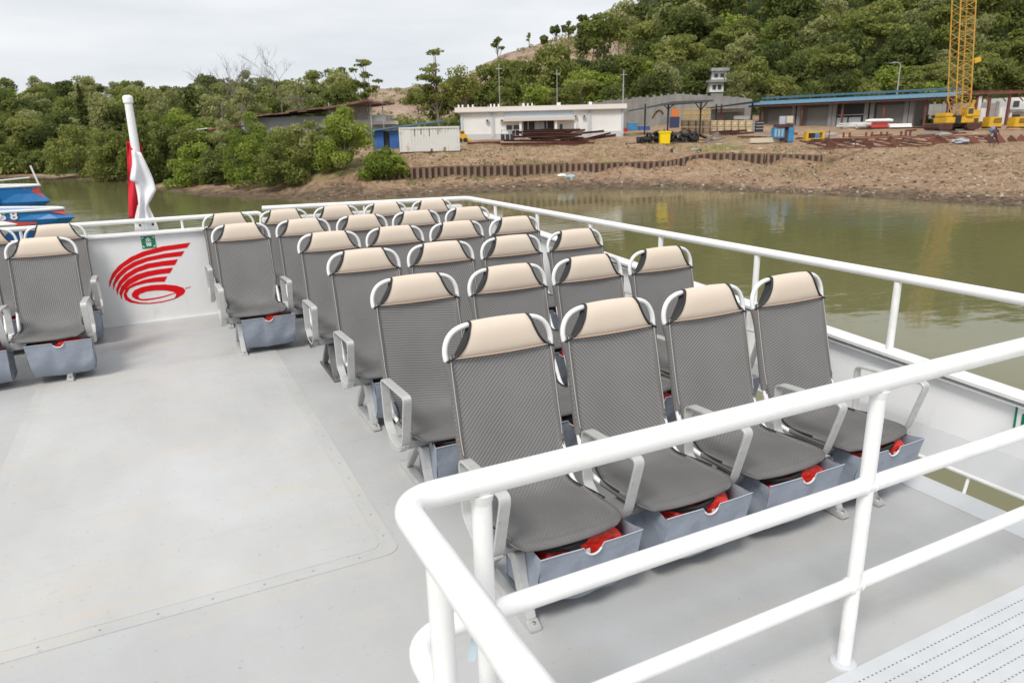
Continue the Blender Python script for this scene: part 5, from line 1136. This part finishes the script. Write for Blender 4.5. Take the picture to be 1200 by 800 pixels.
t = Y(1056, 150.5, 'white_pipe_stack', 'white pipe stack lying right of the red skip', 'pipe', D=112)
for k in range(4): MB().cyl((t.X(1043), k*.2, .2+(k % 2)*.3), (t.X(1069), k*.2, .2+(k % 2)*.3), .18, 8).build('pipe', M_WH, t.root, True)
beam(1008, 151.5, 1100, 150.5, 108, 'long thin rusty beam on the ground before the long shed', RUST, .2, 'loose beams in the yard')
# ---- red steel canopy frame at the right
cf = Y(1150, 150, 'steel_canopy_frame', 'unfinished red-brown steel canopy frame over the crane at the right', 'canopy frame', D=118)
for px in (1113, 1142, 1157, 1180, 1212): cf.b('column', RUSTR, px-1.2, px+1.2, 112, 152, .0, .35)
for y_, a, z0, z1 in ((-.4, 1110, 108.5, 111), (3.5, 1112, 107, 109), (7, 1114, 105.5, 107.5)): cf.b('edge_beam', RUSTR, a, 1240, z0, z1, y_, y_+.25)
for k in range(11): px = 1111+k*11; cf.b('purlin', RUSTR, px, px+1.6, 106.6, 108.4, -.3, 8)
for k in range(6): px = 1108+k*20; MB().bar((cf.X(px), .1, cf.Z(112)), (cf.X(px+8), .1, cf.Z(120)), .12).build('brace', RUSTR, cf.root)
rb = Y(1205, 150, 'pale_building', 'pale two-storey building cut off by the right edge', 'building', D=126); rb.b('wall', M_WH, 1184, 1260, 114, 152, 1, 8); rb.b('balcony', M_CONC, 1180, 1260, 128, 131, -.5, 1); rb.b('window', M_GL, 1189, 1196, 118, 125, .9, .99); rb.b('doorway', M_GL, 1190, 1199, 134, 149, .9, .99); rb.b('column', M_WH, 1181, 1183, 131, 151, -.4, 0)
t = Y(1150, 150, 'white_screen_panels', 'tall white panels standing behind the crane cab', 'panel', D=122)
for a, c_, p0, p1 in ((1142.5, 1147, 113, 134), (1148, 1158, 127, 147), (1170, 1178, 126, 148)): t.b('panel', M_WH, a, c_, p0, p1, 0, .2)
for nm, pa, pb_, lab in (('yellow_machine', 1160, 1175, 'yellow site machine with black grille right of the crane'), ('yellow_machine', 1190, 1206, 'yellow site machine partly cut off by the right edge')):
    t = Y((pa+pb_)/2, 151, nm, lab, 'machine', D=100); t.b('body', M_YE, pa, pb_, 137, 149, 0, 1.6, .08); t.b('grille', M_DK, pa+5, pb_-1, 139, 144, -.04, -.005); t.b('skid', M_DK, pa-.5, pb_+.5, 149, 150.5, .1, 1.5)
    for k in range(3): t.b('grille_bar', M_YE, pa+5, pb_-1, 140+k*1.4, 140.5+k*1.4, -.08, -.045)
t = Y(1166, 155, 'blue_tarpaulin_bundle', 'small blue bundle on the ground by the walking worker', 'bundle', D=92); MB().ico((0, 0, .35), .5, (1, .8, .75), .2, 2).build('bundle_cloth', mat('tarp_blue', (.12, .22, .36), .7), t.root)
t = Y(1156, 149, 'red_toolbox', 'red metal box just right of the crane tracks', 'box', D=102); t.b('body', M_RE, 1152, 1160, 143, 148.8, 0, .8, .03); t.b('lid', RUST, 1151.6, 1160.4, 142.4, 143, -.03, .83)
# ---- crawler crane
cr_ = Y(1126, 152, 'crawler_crane', 'yellow crawler crane with tall lattice boom rising out of frame', 'crane', D=100)
for k, (a, c_) in enumerate(((1101, 1117), (1135, 1150))):
    y0 = 0; b = MB(); n = 14; pts = []
    x0, x1, zc, r = cr_.X(a)+.35, cr_.X(c_)-.35, .42, .42
    path = [(x0-r*math.sin(q), 0, zc-r*math.cos(q)) for q in np.linspace(0, math.pi, 7)]+[(x1+r*math.sin(q), 0, zc+r*math.cos(q)) for q in np.linspace(0, math.pi, 7)]
    tr_ = MB().prism([(p[0], p[2]) for p in path], 0, 3.6, 'y').build('track', RUST, cr_.root)
    for j in range(7): MB().bx(x0-r-.03, x1+r+.03, .1+j*.5, .35+j*.5, .75, .88).build('track_pad', mat('track_brown', (.16, .11, .08), .9), tr_)
cr_.b('turntable', M_DK, 1113, 1138, 144.5, 148.5, .8, 3)
cr_.b('house', M_YE, 1110, 1150, 137, 144.5, .3, 3.3, .1); cr_.b('engine_hood', M_YE, 1110, 1119, 132, 137, .5, 3.1, .12); cr_.b('counterweight', M_YE, 1141, 1150, 129, 137, .4, 3.2, .12)
cb_ = cr_.b('cab', M_YE, 1133, 1141, 126, 137, .1, 1.5, .06); cr_.b('cab_window', M_GL, 1134, 1139.5, 127.5, 133.5, .06, .099); cr_.b('winch', M_DK, 1121, 1127, 135, 144, .1, 2.8)
for j in range(5): cr_.b('vent_slat', M_DK, 1143, 1148, 139+j, 139.5+j, .26, .299)
# boom: four chords and lacing, each face
bx0, bx1 = cr_.X(1119.2), cr_.X(1136.2); tx_ = -.25; zt = 19.5; b0 = cr_.Z(138); ch = [((bx0+.55 if s1 < 0 else bx1-.55), .8+.9*s2) for s1 in (-1, 1) for s2 in (-1, 1)]
def bp3(i, z):
    f = min(1, (z-b0)/2.4); full = ((bx0, bx1)[i//2], (.0, 1.9)[i % 2]); ft = ((bx0+.5, bx1-.5)[i//2], (.5, 1.4)[i % 2]); lean = (z-b0)*-.105
    return Vector((ft[0]+(full[0]-ft[0])*f+lean, ft[1]+(full[1]-ft[1])*f, z))
M_CY = mat('crane_yellow', (.62, .36, .05), .5, noise=(3, (.45, .25, .05), .4, .7))
for i in range(4): MB().tube([bp3(i, b0), bp3(i, b0+2.4), bp3(i, zt)], .085, 6).build('boom_chord', M_CY, cr_.root)
nb = 20
for k in range(nb):
    z0 = b0+(zt-b0)*k/nb; z1 = b0+(zt-b0)*(k+1)/nb
    for i, j in ((0, 2), (1, 3), (0, 1), (2, 3)):
        a, c_ = (i, j) if k % 2 else (j, i); MB().cyl(bp3(a, z0), bp3(c_, z1), .04, 4).build('lacing', M_CY, cr_.root)
    MB().cyl(bp3(0, z1), bp3(2, z1), .035, 4).build('lacing', M_CY, cr_.root)
for k in range(2): MB().bar((cr_.X(1142+k*2), 1.2, cr_.Z(129)), (cr_.X(1144+k*2), 1.2, cr_.Z(118)), .12).build('gantry_strut', M_CY, cr_.root)
MB().bar((cr_.X(1140), 1.3, cr_.Z(136)), (cr_.X(1145.5), 1.3, cr_.Z(117.5)), .2).build('gantry_strut', M_CY, cr_.root)
MB().bar((cr_.X(1136), 1.0, cr_.Z(73)), (cr_.X(1143), 1.0, cr_.Z(71)), .5, .6).build('jib_sheave_bracket', M_YE, cr_.root)
for k in range(2): MB().cyl(bp3(2, b0+.2)+Vector((-.8-k*.25, .3, 0)), bp3(2, zt)+Vector((-.8-k*.25, .3, 0)), .02, 4).build('hoist_rope', M_DK, cr_.root)
# ---- rusty barge frames along the bank
D1 = Dfor(1080, 171.5); D2 = Dfor(1080, 163)
rf_ = Y(1080, 171.5, 'rusty_steel_frame', 'long flat red-brown steel framework lying along the top of the bank', 'steel frame', D=D1)
RY = D2-D1
rf_.b('front_girder', RUSTR, 966, 1235, 170.2, 172, 0, .3); rf_.b('middle_girder', RUSTR, 972, 1235, 166.6, 167.8, RY*.5, RY*.5+.3); rf_.b('rear_girder', RUSTR, 1000, 1235, 162, 163.6, RY, RY+.3)
for k in range(13): px = 975+k*20+rnd.uniform(-4, 4); MB().bar((rf_.X(px), .31, rf_.Z(170.6)), (rf_.X(px+8), RY-.01, rf_.Z(164)), .12, .16).build('cross_member', RUSTR if k % 3 else RUST, rf_.root)
for k, (px, dx, hh, y_) in enumerate([(975, 9, 8, .4), (984, 8, 6, 2), (1018, 10, 9, .4), (1052, 8, 8, .6), (1062, 10, 9, 3), (1097, 12, 10, .5), (1107, 14, 12, 1), (1146, 8, 9, .5), (1163, 10, 12, .3), (1175, 8, 13, .3), (1192, 8, 9, .6), (1204, 8, 10, .6)]):
    zz = 170-y_*.8; MB().bar((rf_.X(px+dx), y_, rf_.Z(zz+.8)), (rf_.X(px), y_+.2, rf_.Z(zz-hh*.7)), .55, .12, up=(0, 1, 0)).build('slanted_plate', RUSTR if k % 2 else RUST, rf_.root)
for px in (1043, 1051, 1073, 1081, 1093, 1101, 1126, 1132, 1120): rf_.b('upright_stub', RUSTR, px-.9, px+.9, 154.5, 161.4, RY+.05, RY+.25)
rf_.b('upper_girder', RUSTR, 1052, 1130, 160.3, 161.4, RY+.32, RY+.6)
for k, (px, w2, hh) in enumerate(((1008, 20, 5), (1025, 14, 4), (990, 12, 4))): MB().prism([(rf_.X(px-w2), rf_.Z(166)), (rf_.X(px+w2), rf_.Z(166)), (rf_.X(px+w2*.4), rf_.Z(166-hh)), (rf_.X(px-w2*.4), rf_.Z(166-hh))], RY*.55+k*.4, RY*.55+.3+k*.4, 'y').build('plate', RUST, rf_.root)
t = Y(1130, 167.5, 'grey_tarpaulin', 'crumpled pale grey tarpaulin lying on the rusty framework', 'tarpaulin', D=D1+.8); MB().ico((0, 0, .15), .7, (1.3, .7, .45), .22, 2).build('sheet', mat('tarp_grey', (.34, .37, .42), .8), t.root)
t = Y(962, 170, 'site_post', 'thin upright rusty post at the left end of the framework', 'post', D=Dfor(972, 171)); MB().cyl((t.X(973), 0, 0), (t.X(973), 0, t.Z(153)), .05, 6).build('pole', RUST, t.root); t.b('foot', RUST, 971.5, 974.5, 169.5, 171, -.15, .15)
# ---- lamp posts and masts
def mast(px, py0, py1, D, lab, arm=0, r=.06):
    z0, z1 = at_d(px, py1, D).z-2, at_d(px, py0, D).z; p = G(px, D); e = empty('lamp_post', (p.x, p.y, z0), YAW, lab, 'lamp post'); H_ = z1-z0
    if arm: 
        MB().tube([(0, 0, 0), (0, 0, H_*.8), (0, 0, H_*.93), (-.25, 0, H_*.985), (-.9, 0, H_), (-1.5, 0, H_*.995)], [r*1.4, r, r, r, r, r], 8).build('pole', M_GY, e, True); MB().box((-1.75, 0, H_*.99), (.7, .28, .12)).build('lamp_head', M_GY, e, bevel=.03)
    else:
        MB().tube([(0, 0, 0), (0, 0, H_)], [r*1.3, r*.7], 8).build('pole', M_GY, e, True); MB().bx(-.5, .5, -.04, .04, H_-.5, H_-.42).build('cross_arm', M_GY, e); MB().box((0, 0, H_+.06), (.22, .22, .12)).build('lamp_head', M_GY, e)
mast(586.5, 77, 128, 117, 'thin tall grey mast rising behind the left part of the white building'); mast(653, 83, 125, 118, 'thin grey mast behind the middle of the white building'); mast(729.5, 84, 122, 118, 'grey mast above the right end of the white building', 0, .1); mast(1047, 73.5, 104, 142, 'curved street lamp in front of the hill trees above the long shed', 1, .10)
# ---- house on the hill
hh = Y(841, 112, 'hill_house', 'small white two-storey house half hidden among the hillside trees', 'house', D=153)
for k, (a, c_, p0, p1) in enumerate(((830, 846, 97, 108), (833, 850, 84, 94))):
    hh.b('storey_wall', M_WH, a, c_, p0, p1, .3+k, 3+k); wn = hh.b('window', M_GL, a+3, a+7, p0+3, p1-3, .22+k, .29+k); hh.b('window', M_GL, c_-7, c_-3, p0+3, p1-3, .22+k, .29+k)
hh.b('balcony_slab', M_CONC, 828, 851, 94, 97, -.4, 4); hh.b('roof', M_GW, 831, 852, 80.5, 84, .4, 5); hh.b('stilt_wall', M_CONC, 832, 846, 108, 118, .5, 3)
# ---- sheet pile walls
M_PL = mat('rusty_pile', (.30, .205, .15), .9, noise=(1.2, (.15, .095, .07), .38, .66)); M_PLD = mat('dark_pile_backing', (.07, .045, .035), .95)  # second material is darker, for the sheet behind the gaps between piles
PW = .36; PH = 1.0
pm_ = MB().prism([(-PW/2, .16), (-PW*.32, 0), (PW*.32, 0), (PW/2, .16), (PW*.42, .18), (PW*.26, .03), (-PW*.26, .03), (-PW*.42, .18)], -.5, 1, 'z').mesh('pile', M_PL)
def piles(path, label):
    """path: (px, D, py_base, py_top)"""
    P = [(G(px, D), at_d(px, b_, D).z, at_d(px, tp_, D).z) for px, D, b_, tp_ in path]; r = empty('sheet_pile_wall', (P[0][0].x, P[0][0].y, P[0][1]), 0, label, 'pile wall'); o0 = Vector(r.location)
    for (p, b0_, t0), (q, b1_, t1) in zip(P, P[1:]):
        d_ = Vector((q.x-p.x, q.y-p.y, 0)); L = d_.length; n = max(1, int(L/.62)); an = math.atan2(d_.y, d_.x)
        for k in range(n):
            f = (k+.5)/n; c_ = Vector((p.x, p.y, 0)).lerp(Vector((q.x, q.y, 0)), f); zb_ = b0_+(b1_-b0_)*f; zt_ = t0+(t1-t0)*f+rnd.uniform(-.06, .05)
            o = link('pile', pm_, r, (c_.x-o0.x, c_.y-o0.y, zb_-o0.z), an+rnd.uniform(-.05, .05)); o.scale = (rnd.uniform(.85, 1.05), 1, zt_-zb_+rnd.choice((0, 0, -.08, .1)))
        bk = MB(); nrm = Vector((-d_.y, d_.x, 0)).normalized()*.2; a = p-o0+nrm; c_ = q-o0+nrm
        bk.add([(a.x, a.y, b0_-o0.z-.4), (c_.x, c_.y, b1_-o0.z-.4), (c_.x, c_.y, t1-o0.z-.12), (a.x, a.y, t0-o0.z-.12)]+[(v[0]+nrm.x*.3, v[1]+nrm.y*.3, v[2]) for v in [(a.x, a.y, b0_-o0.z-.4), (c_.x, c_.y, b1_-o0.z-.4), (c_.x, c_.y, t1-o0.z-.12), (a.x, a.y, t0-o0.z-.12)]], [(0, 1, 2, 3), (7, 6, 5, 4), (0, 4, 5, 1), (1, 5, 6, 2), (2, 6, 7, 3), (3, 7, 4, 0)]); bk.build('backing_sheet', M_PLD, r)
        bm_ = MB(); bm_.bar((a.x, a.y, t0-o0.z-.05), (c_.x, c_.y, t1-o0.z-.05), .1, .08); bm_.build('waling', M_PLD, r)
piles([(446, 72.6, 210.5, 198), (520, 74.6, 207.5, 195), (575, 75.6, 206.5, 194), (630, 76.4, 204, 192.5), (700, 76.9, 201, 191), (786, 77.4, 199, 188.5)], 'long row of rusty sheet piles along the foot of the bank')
piles([(786, 77.4, 199, 188.5), (800, 78.8, 196, 185.5), (815, 79.4, 193.5, 181.5)], 'short oblique run of sheet piles joining the two pile rows')
piles([(815, 79.4, 193.5, 181.5), (840, 79.6, 190, 179), (900, 79.6, 193, 180), (968, 78, 192.5, 181.5)], 'upper row of weathered sheet piles right of the yellow bin')
# ---- litter on the mud
for px, py, m, nm, lab in ((659, 207, M_WH, 'white_sack', 'white sack lying on the mud below the piles'), (669, 208, mat('pale_blue_plastic', (.30, .48, .60), .5), 'blue_plastic_sheet', 'pale blue plastic sheet beside the white sack on the mud'), (538, 211, RUST, 'dark_log', 'dark broken log on the mud at the left'), (1002, 171, M_WH, 'pale_rubble_lump', 'white lump on the bank edge below the rusty framework')):
    D = Dfor(px, py, shore_d(tan_px(px))+.5, 90); p = at_d(px, py, D); o = MB().ico((0, 0, .08), .38, (1.4, .8, .5), .25, 2).build(nm, m, None, loc=(p.x, p.y, p.z)); tag(o, lab, 'litter')
# grass tufts along the yard edge
gv = MB()
for k in range(5200):
    if rnd.random() < .5: px = rnd.uniform(450, 980); o0 = rnd.uniform(9, 22)
    elif rnd.random() < .45: px = rnd.uniform(470, 660); o0 = rnd.uniform(4.5, 8)
    else: px = rnd.uniform(900, 1230); o0 = rnd.uniform(12, 24)
    if px > 980 and k % 3: continue
    t_ = tan_px(px); D = shore_d(t_)+o0; p = EYE+FWD*D+RGT*(t_*D); z = ground(t_, D); a = rnd.uniform(0, 6.3); w_ = rnd.uniform(.02, .06); h_ = rnd.uniform(.10, .38); dx, dy = math.cos(a)*w_, math.sin(a)*w_; lx, ly = rnd.uniform(-.12, .12), rnd.uniform(-.12, .12)
    if vnoise(t_*D, D, 3) < -.1 and k % 3: continue
    for q in range(2): gv.add([(p.x-dx, p.y-dy, z-.03), (p.x+dx, p.y+dy, z-.03), (p.x+lx*(1+q), p.y+ly, z+h_)], [(0, 1, 2)])
tag(gv.build('grass_tufts', mat('dry_grass', (.30, .25, .12), .9, noise=(.3, (.15, .18, .05), .45, .65))), kind='stuff')
# ---- worker
def person(px, py, D, h, label):
    z = at_d(px, py, D).z; p = G(px, D); k = h/1.75; e = empty('person', (p.x, p.y, z), YAW+.2, label, 'person')
    J = [(0, 0, .95, .13), (0, 0, 1.15, .12), (0, -.01, 1.38, .15), (0, -.02, 1.50, .06), (-.02, -.03, 1.60, .085), (-.03, -.03, 1.70, .09),
         (-.10, .02, .90, .09), (-.30, .05, .52, .07), (-.42, .02, .10, .05), (-.52, 0, .06, .045), (.10, -.02, .90, .09), (.28, -.03, .52, .07), (.50, -.02, .18, .05), (.44, -.02, .08, .045),
         (-.04, .19, 1.42, .06), (-.14, .24, 1.16, .048), (-.32, .22, 1.02, .038), (-.38, .20, .98, .036), (.04, -.21, 1.42, .06), (.14, -.27, 1.15, .048), (.04, -.28, .94, .038), (0, -.27, .90, .036)]
    E_ = [(0, 1), (1, 2), (2, 3), (3, 4), (4, 5), (0, 6), (6, 7), (7, 8), (8, 9), (0, 10), (10, 11), (11, 12), (12, 13), (2, 14), (14, 15), (15, 16), (16, 17), (2, 18), (18, 19), (19, 20), (20, 21)]
    me = bpy.data.meshes.new('body'); me.from_pydata([(a*k, b_*k, c_*k) for a, b_, c_, r in J], E_, []); o = link('body', me, e); me.materials.append(mat('dark_overalls', (.035, .04, .06), .85))
    md = o.modifiers.new('skin', 'SKIN'); 
    for i, j in enumerate(J): me.skin_vertices[0].data[i].radius = (j[3]*k, j[3]*k)
    me.skin_vertices[0].data[0].use_root = True; o.modifiers.new('sub', 'SUBSURF').levels = 1
    MB().tube([(-.03*k, -.03*k, 1.66*k), (-.03*k, -.03*k, 1.74*k), (-.03*k, -.03*k, 1.82*k)], [.14*k, .13*k, .03*k], 10).build('helmet', M_RE, e, True)
    MB().tube([(0, -.005, 1.14*k), (0, -.01, 1.30*k), (0, -.02, 1.44*k)], [.165*k, .19*k, .13*k], 10).build('jacket', mat('dark_red_top', (.20, .03, .035), .85), e, True)
person(1169, 170.5, Dfor(1169, 171), 1.80, 'worker in dark overalls and red helmet striding left along the bank top')
# ================================================================== MOORED BOATS AT THE LEFT
M_BB = mat('boat_blue', (.012, .16, .42), .35, coat=.4); M_BD = mat('boat_blue_dark', (.012, .10, .30), .35, coat=.3); M_BR2 = mat('boat_red', (.55, .07, .04), .4)
def boat(px_tip, py_top, py_bot, D, label, rake, beamw, length=11):
    z1 = at_d(px_tip, py_top, D).z; p = at_d(px_tip, py_top, D); e = empty('ferry_boat', (p.x, p.y, WZ), YAW, label, 'boat'); H1 = z1-WZ; Hk = at_d(px_tip, py_bot, D).z-WZ
    n = 14; up = []; lo = []
    for i in range(n+1):
        f = i/n; x = -length*f**1.3; b_ = beamw*min(1, (f*1.9))**.8; up.append((x, b_))
    def side(sg):
        rows = []
        for x, b_ in up:
            sheer = H1+max(0, (x+length)/length-.4)*.1; kx = rake*(1-min(1, -x/3.0))
            rows.append([(x-(0 if x < -.01 else 0), sg*b_, sheer), (x+.0, sg*b_*.98, sheer-(H1-Hk)*.45), (x+(.35 if x == 0 else .35*max(0, 1+x/1.5)), sg*b_*.97, Hk+.10), (x-.1*kx, sg*b_*.86, Hk-.22), (min(x, -.2)-kx, sg*b_*.55, Hk*.35), (min(x, -.2)-kx*1.25, sg*b_*.3, -.3)])
        return rows
    A_, Bq = side(-1), side(1)
    MB().grid([r_[:4] for r_ in A_]).grid([r_[:4] for r_ in Bq]).build('topsides', M_BB, e); MB().grid([r_[3:] for r_ in A_]).grid([r_[3:] for r_ in Bq]).build('lower_hull', M_BD, e)
    dk = MB().grid([[(a[0][0], a[0][1], a[0][2]-.02), (b_[0][0], b_[0][1], b_[0][2]-.02)] for a, b_ in zip(A_, Bq)]); dk.build('deck', M_BB, e)
    MB().tube([a[0] for a in A_], .05, 6).build('gunwale', M_WH, e, True); MB().tube([a[0] for a in Bq], .05, 6).build('gunwale', M_WH, e, True)
    return e, A_, H1, Hk
eA, rA, H1, Hk = boat(47, 218.5, 238, 34, 'blue ferry boat with red bow stripe and white pulpit rail, farther of the two', .9, 1.7)
kx = SX(34)
def onside(rows, x, z, off=.02):
    for a, b_ in zip(rows, rows[1:]):
        if b_[0][0] <= x <= a[0][0]:
            f = (x-a[0][0])/(b_[0][0]-a[0][0]); return (x, a[1][1]+(b_[1][1]-a[1][1])*f-off, z)
    return (x, rows[0][1][1]-off, z)
MB().grid([[onside(rA, -.55, H1-.03, .03), onside(rA, -.02, H1-.03, .03)], [onside(rA, -.15, H1-.3, .03), onside(rA, -.001, H1-.3, .05)], [(.12, -.03, H1-.55), (.2, -.03, H1-.55)]]).build('bow_stripe', M_BR2, eA)
MB().tube([(-4.5, -1.2, H1+.16), (-2, -1.0, H1+.30), (-.3, -.15, H1+.42)], .03, 6).build('pulpit_rail', M_WH, eA, True); MB().tube([(-.02, 0, H1), (-.25, 0, H1+.95)], .04, 6).build('jackstaff', M_WH, eA, True); MB().tube([(-4.5, -1.2, H1-.02), (-4.5, -1.2, H1+.18)], .03, 6).build('rail_post', M_WH, eA, True)
q = onside(rA, -47*kx+4*kx, at_d(4, 234, 33).z-WZ, .05); MB().box(q, (.40, .06, .42)).build('hull_window_frame', M_WH, eA); MB().box((q[0], q[1]-.035, q[2]), (.28, .02, .30)).build('hull_window', mat('window_grey', (.25, .27, .30), .3), eA)
eB, rB, H1b, Hkb = boat(75, 246, 258, 26, 'nearer blue ferry boat with white number lettering on its side', 1.0, 1.5)
kx = SX(26)
cu = bpy.data.curves.new('lettering', 'FONT'); cu.body = 'SS 8'; cu.size = .46; cu.extrude = .008; cu.offset = .012
to = bpy.data.objects.new('lettering', cu); COL.objects.link(to); dg = bpy.context.evaluated_depsgraph_get(); tme = bpy.data.meshes.new_from_object(to.evaluated_get(dg)); bpy.data.objects.remove(to)
x0_, x1_ = (8-75)*kx, (33-75)*kx; z_ = at_d(20, 258, 25).z-WZ; a = Vector(onside(rB, x0_, z_, .03)); b_ = Vector(onside(rB, x1_, z_, .03)); tme.materials.clear(); tme.materials.append(mat('letter_white', (.8, .8, .8), .5)); lt = link('hull_lettering', tme, eB, a); lt.rotation_euler = (math.pi/2, 0, math.atan2(b_.y-a.y, b_.x-a.x))
ww = max(v.co.x for v in tme.vertices); lt.scale = ((b_-a).length/ww, 1, 1)
lt.scale[1] = at_d(20, 249, 25).z/1-at_d(20, 258, 25).z; lt.scale[1] = lt.scale[1]/max(v.co.y for v in tme.vertices)
MB().grid([[onside(rB, (20-75)*kx, Hkb+.02+.10, .03), onside(rB, (20-75)*kx, Hkb-.08, .03)], [onside(rB, (34-75)*kx, Hkb+.04, .03), onside(rB, (34-75)*kx, Hkb-.10, .03)], [onside(rB, (50-75)*kx, Hkb+.0, .03), onside(rB, (50-75)*kx, Hkb-.06, .03)]]).build('red_stripe', M_BR2, eB)
MB().grid([[onside(rB, (64-75)*kx, H1b-.02, .03), (-.02, -.03, H1b-.02)], [(-.1, -.10, H1b-.18), (.12, -.04, H1b-.18)], [(.1, -.06, H1b-.32), (.30, -.03, H1b-.34)]]).build('bow_stripe', M_BR2, eB)
eC, rC, H1c, Hkc = boat(2, 257, 268, 17, 'white bow of a third boat with orange edge at the far left behind the seats', .8, 1.2)
for o in eC.children:
    if o.name.startswith(('topsides', 'lower')): o.data.materials[0] = mat('boat_white', (.72, .73, .74), .4)
MB().tube([(-.55, -.2, H1c+.42), (-.28, -.16, H1c+.25), (-.14, -.12, H1c+.08), (-.1, -.1, H1c-.1)], .07, 8).build('orange_fender', M_OR, eC, True)
# extra growth in front of the old sheds
for px, py, w, h, c2, lab in [(226,186,56,40,'mid','green bush hiding the wall of the red-roofed shed'),(262,182,50,42,'pale','pale bush right of the red-roofed shed'),(296,176,46,36,'dark','dark bush under the left end of the grey shed'),(360,180,44,40,'mid','leafy bush against the middle of the grey shed wall'),
                              (242,196,60,40,'bright','bright bush low between the two big mangroves'),(388,190,40,44,'bright','bush pressed against the right end of the grey shed'),(420,190,40,40,'mid','bush below the rusty-roofed shelter'),(312,188,50,42,'mid','bush between the shed and the bank trees')]:
    D = 98.; W_, H_ = 1.2*w*SX(D), 1.12*h*SZ(D); p = at_d(px, py, D); bl = blobs_for('bush', W_, H_, 28, 0)
    e = empty('bush', (p.x, p.y, p.z), rnd.uniform(0, 6), lab, 'bush'); link('trunk', trunk_mesh('trunk', H_*.7, .1, bl, BARK, 8), e); link('crown', leaves_mesh('crown', bl, 3200, .17, LM[c2], .55), e)
# rust streaks, pipes and openings that break up the plain walls
stn = mat('rust_streak', (.23, .12, .07), .9)
for k in range(9):
    px = rnd.uniform(484, 534); h_ = rnd.uniform(2, 9); w_ = rnd.uniform(.5, 1.8)
    if rnd.random() < .5: CT.b('rust_patch', stn, px-w_, px+w_, 177.4-h_*.6, 177.4, .032, .044)
    else: CT.b('rust_patch', stn, px-w_*.4, px+w_*.4, 150.6, 150.6+h_, .032, .044)
for px in (577.5, 690.5, 648): WB.b('downpipe', mat('pipe_white', (.62, .62, .60), .6), px+1.6, px+2.1, 130, 158, .1, .18)
WB.b('gutter', M_GY, 535, 733, 129.7, 130.4, -.22, -.05)
D = Dfor(642, 171)
for k in range(16):
    a = rnd.uniform(604, 664); L_ = rnd.uniform(18, 44); py = 155+rnd.uniform(0, 12)
    beam(a, py+rnd.uniform(-1, 1), a+L_, py+rnd.uniform(-3, 1.5)-L_*.03, D+.8+(168-py)*.32, 'rusty beam lying jumbled within the stack before the white building', rnd.choice((RUST, RUST, RUSTR)), rnd.uniform(.14, .24), 'jumbled steel beams within the stack')
for k in range(26):
    px = rnd.choice((rnd.uniform(985, 1110), rnd.uniform(860, 960), rnd.uniform(1060, 1140))); D = rnd.uniform(88, 106); q = G(px, D, .08); q1 = q+RGT*rnd.uniform(1.0, 3.2)+FWD*rnd.uniform(-1.2, 1.2)+Vector((0, 0, rnd.uniform(-.02, .1)))
    tag(MB().bar(rel(q, q), rel(q, q1), rnd.uniform(.12, .3), rnd.uniform(.1, .3)).build('scrap_plate', rnd.choice((RUST, RUSTR, M_CONC)), None, loc=q), 'rusty offcut lying loose on the yard before the long shed', 'scrap plate', 'steel offcuts lying about the yard')
for k in range(5):
    px = 1066+k*9+rnd.uniform(-3, 3); D = 121; w3 = blobs_for('bush', 1.9, 1.8, 10, 0); e = empty('bush', G(px, D), 0, 'small bush, %s from the left under the shed roof by the pale wall' % ('first', 'second', 'third', 'fourth', 'fifth')[k], 'bush'); link('trunk', trunk_mesh('trunk', 1.2, .05, w3, BARK, 5), e); link('crown', leaves_mesh('crown', w3, 420, .17, LM['bright' if k % 2 else 'mid'], .4), e)
# low pale heaps of spoil between the framework and the shed
for k in range(30):
    px = rnd.uniform(560, 1230); D = rnd.uniform(84, 118); q = G(px, D); r_ = rnd.uniform(.25, .8)
    if 585 < px < 740 and D > 90: continue
    tag(MB().ico((0, 0, 0), r_, (1.6, 1.2, .38), .22, 2).build('spoil_heap', rnd.choice((M_CONC, mat('spoil_earth', (.36, .23, .15), .95), mat('spoil_pale', (.46, .37, .28), .95))), None, loc=q), 'low heap of spoil on the bare yard ground', 'spoil heap', 'low spoil heaps about the yard')
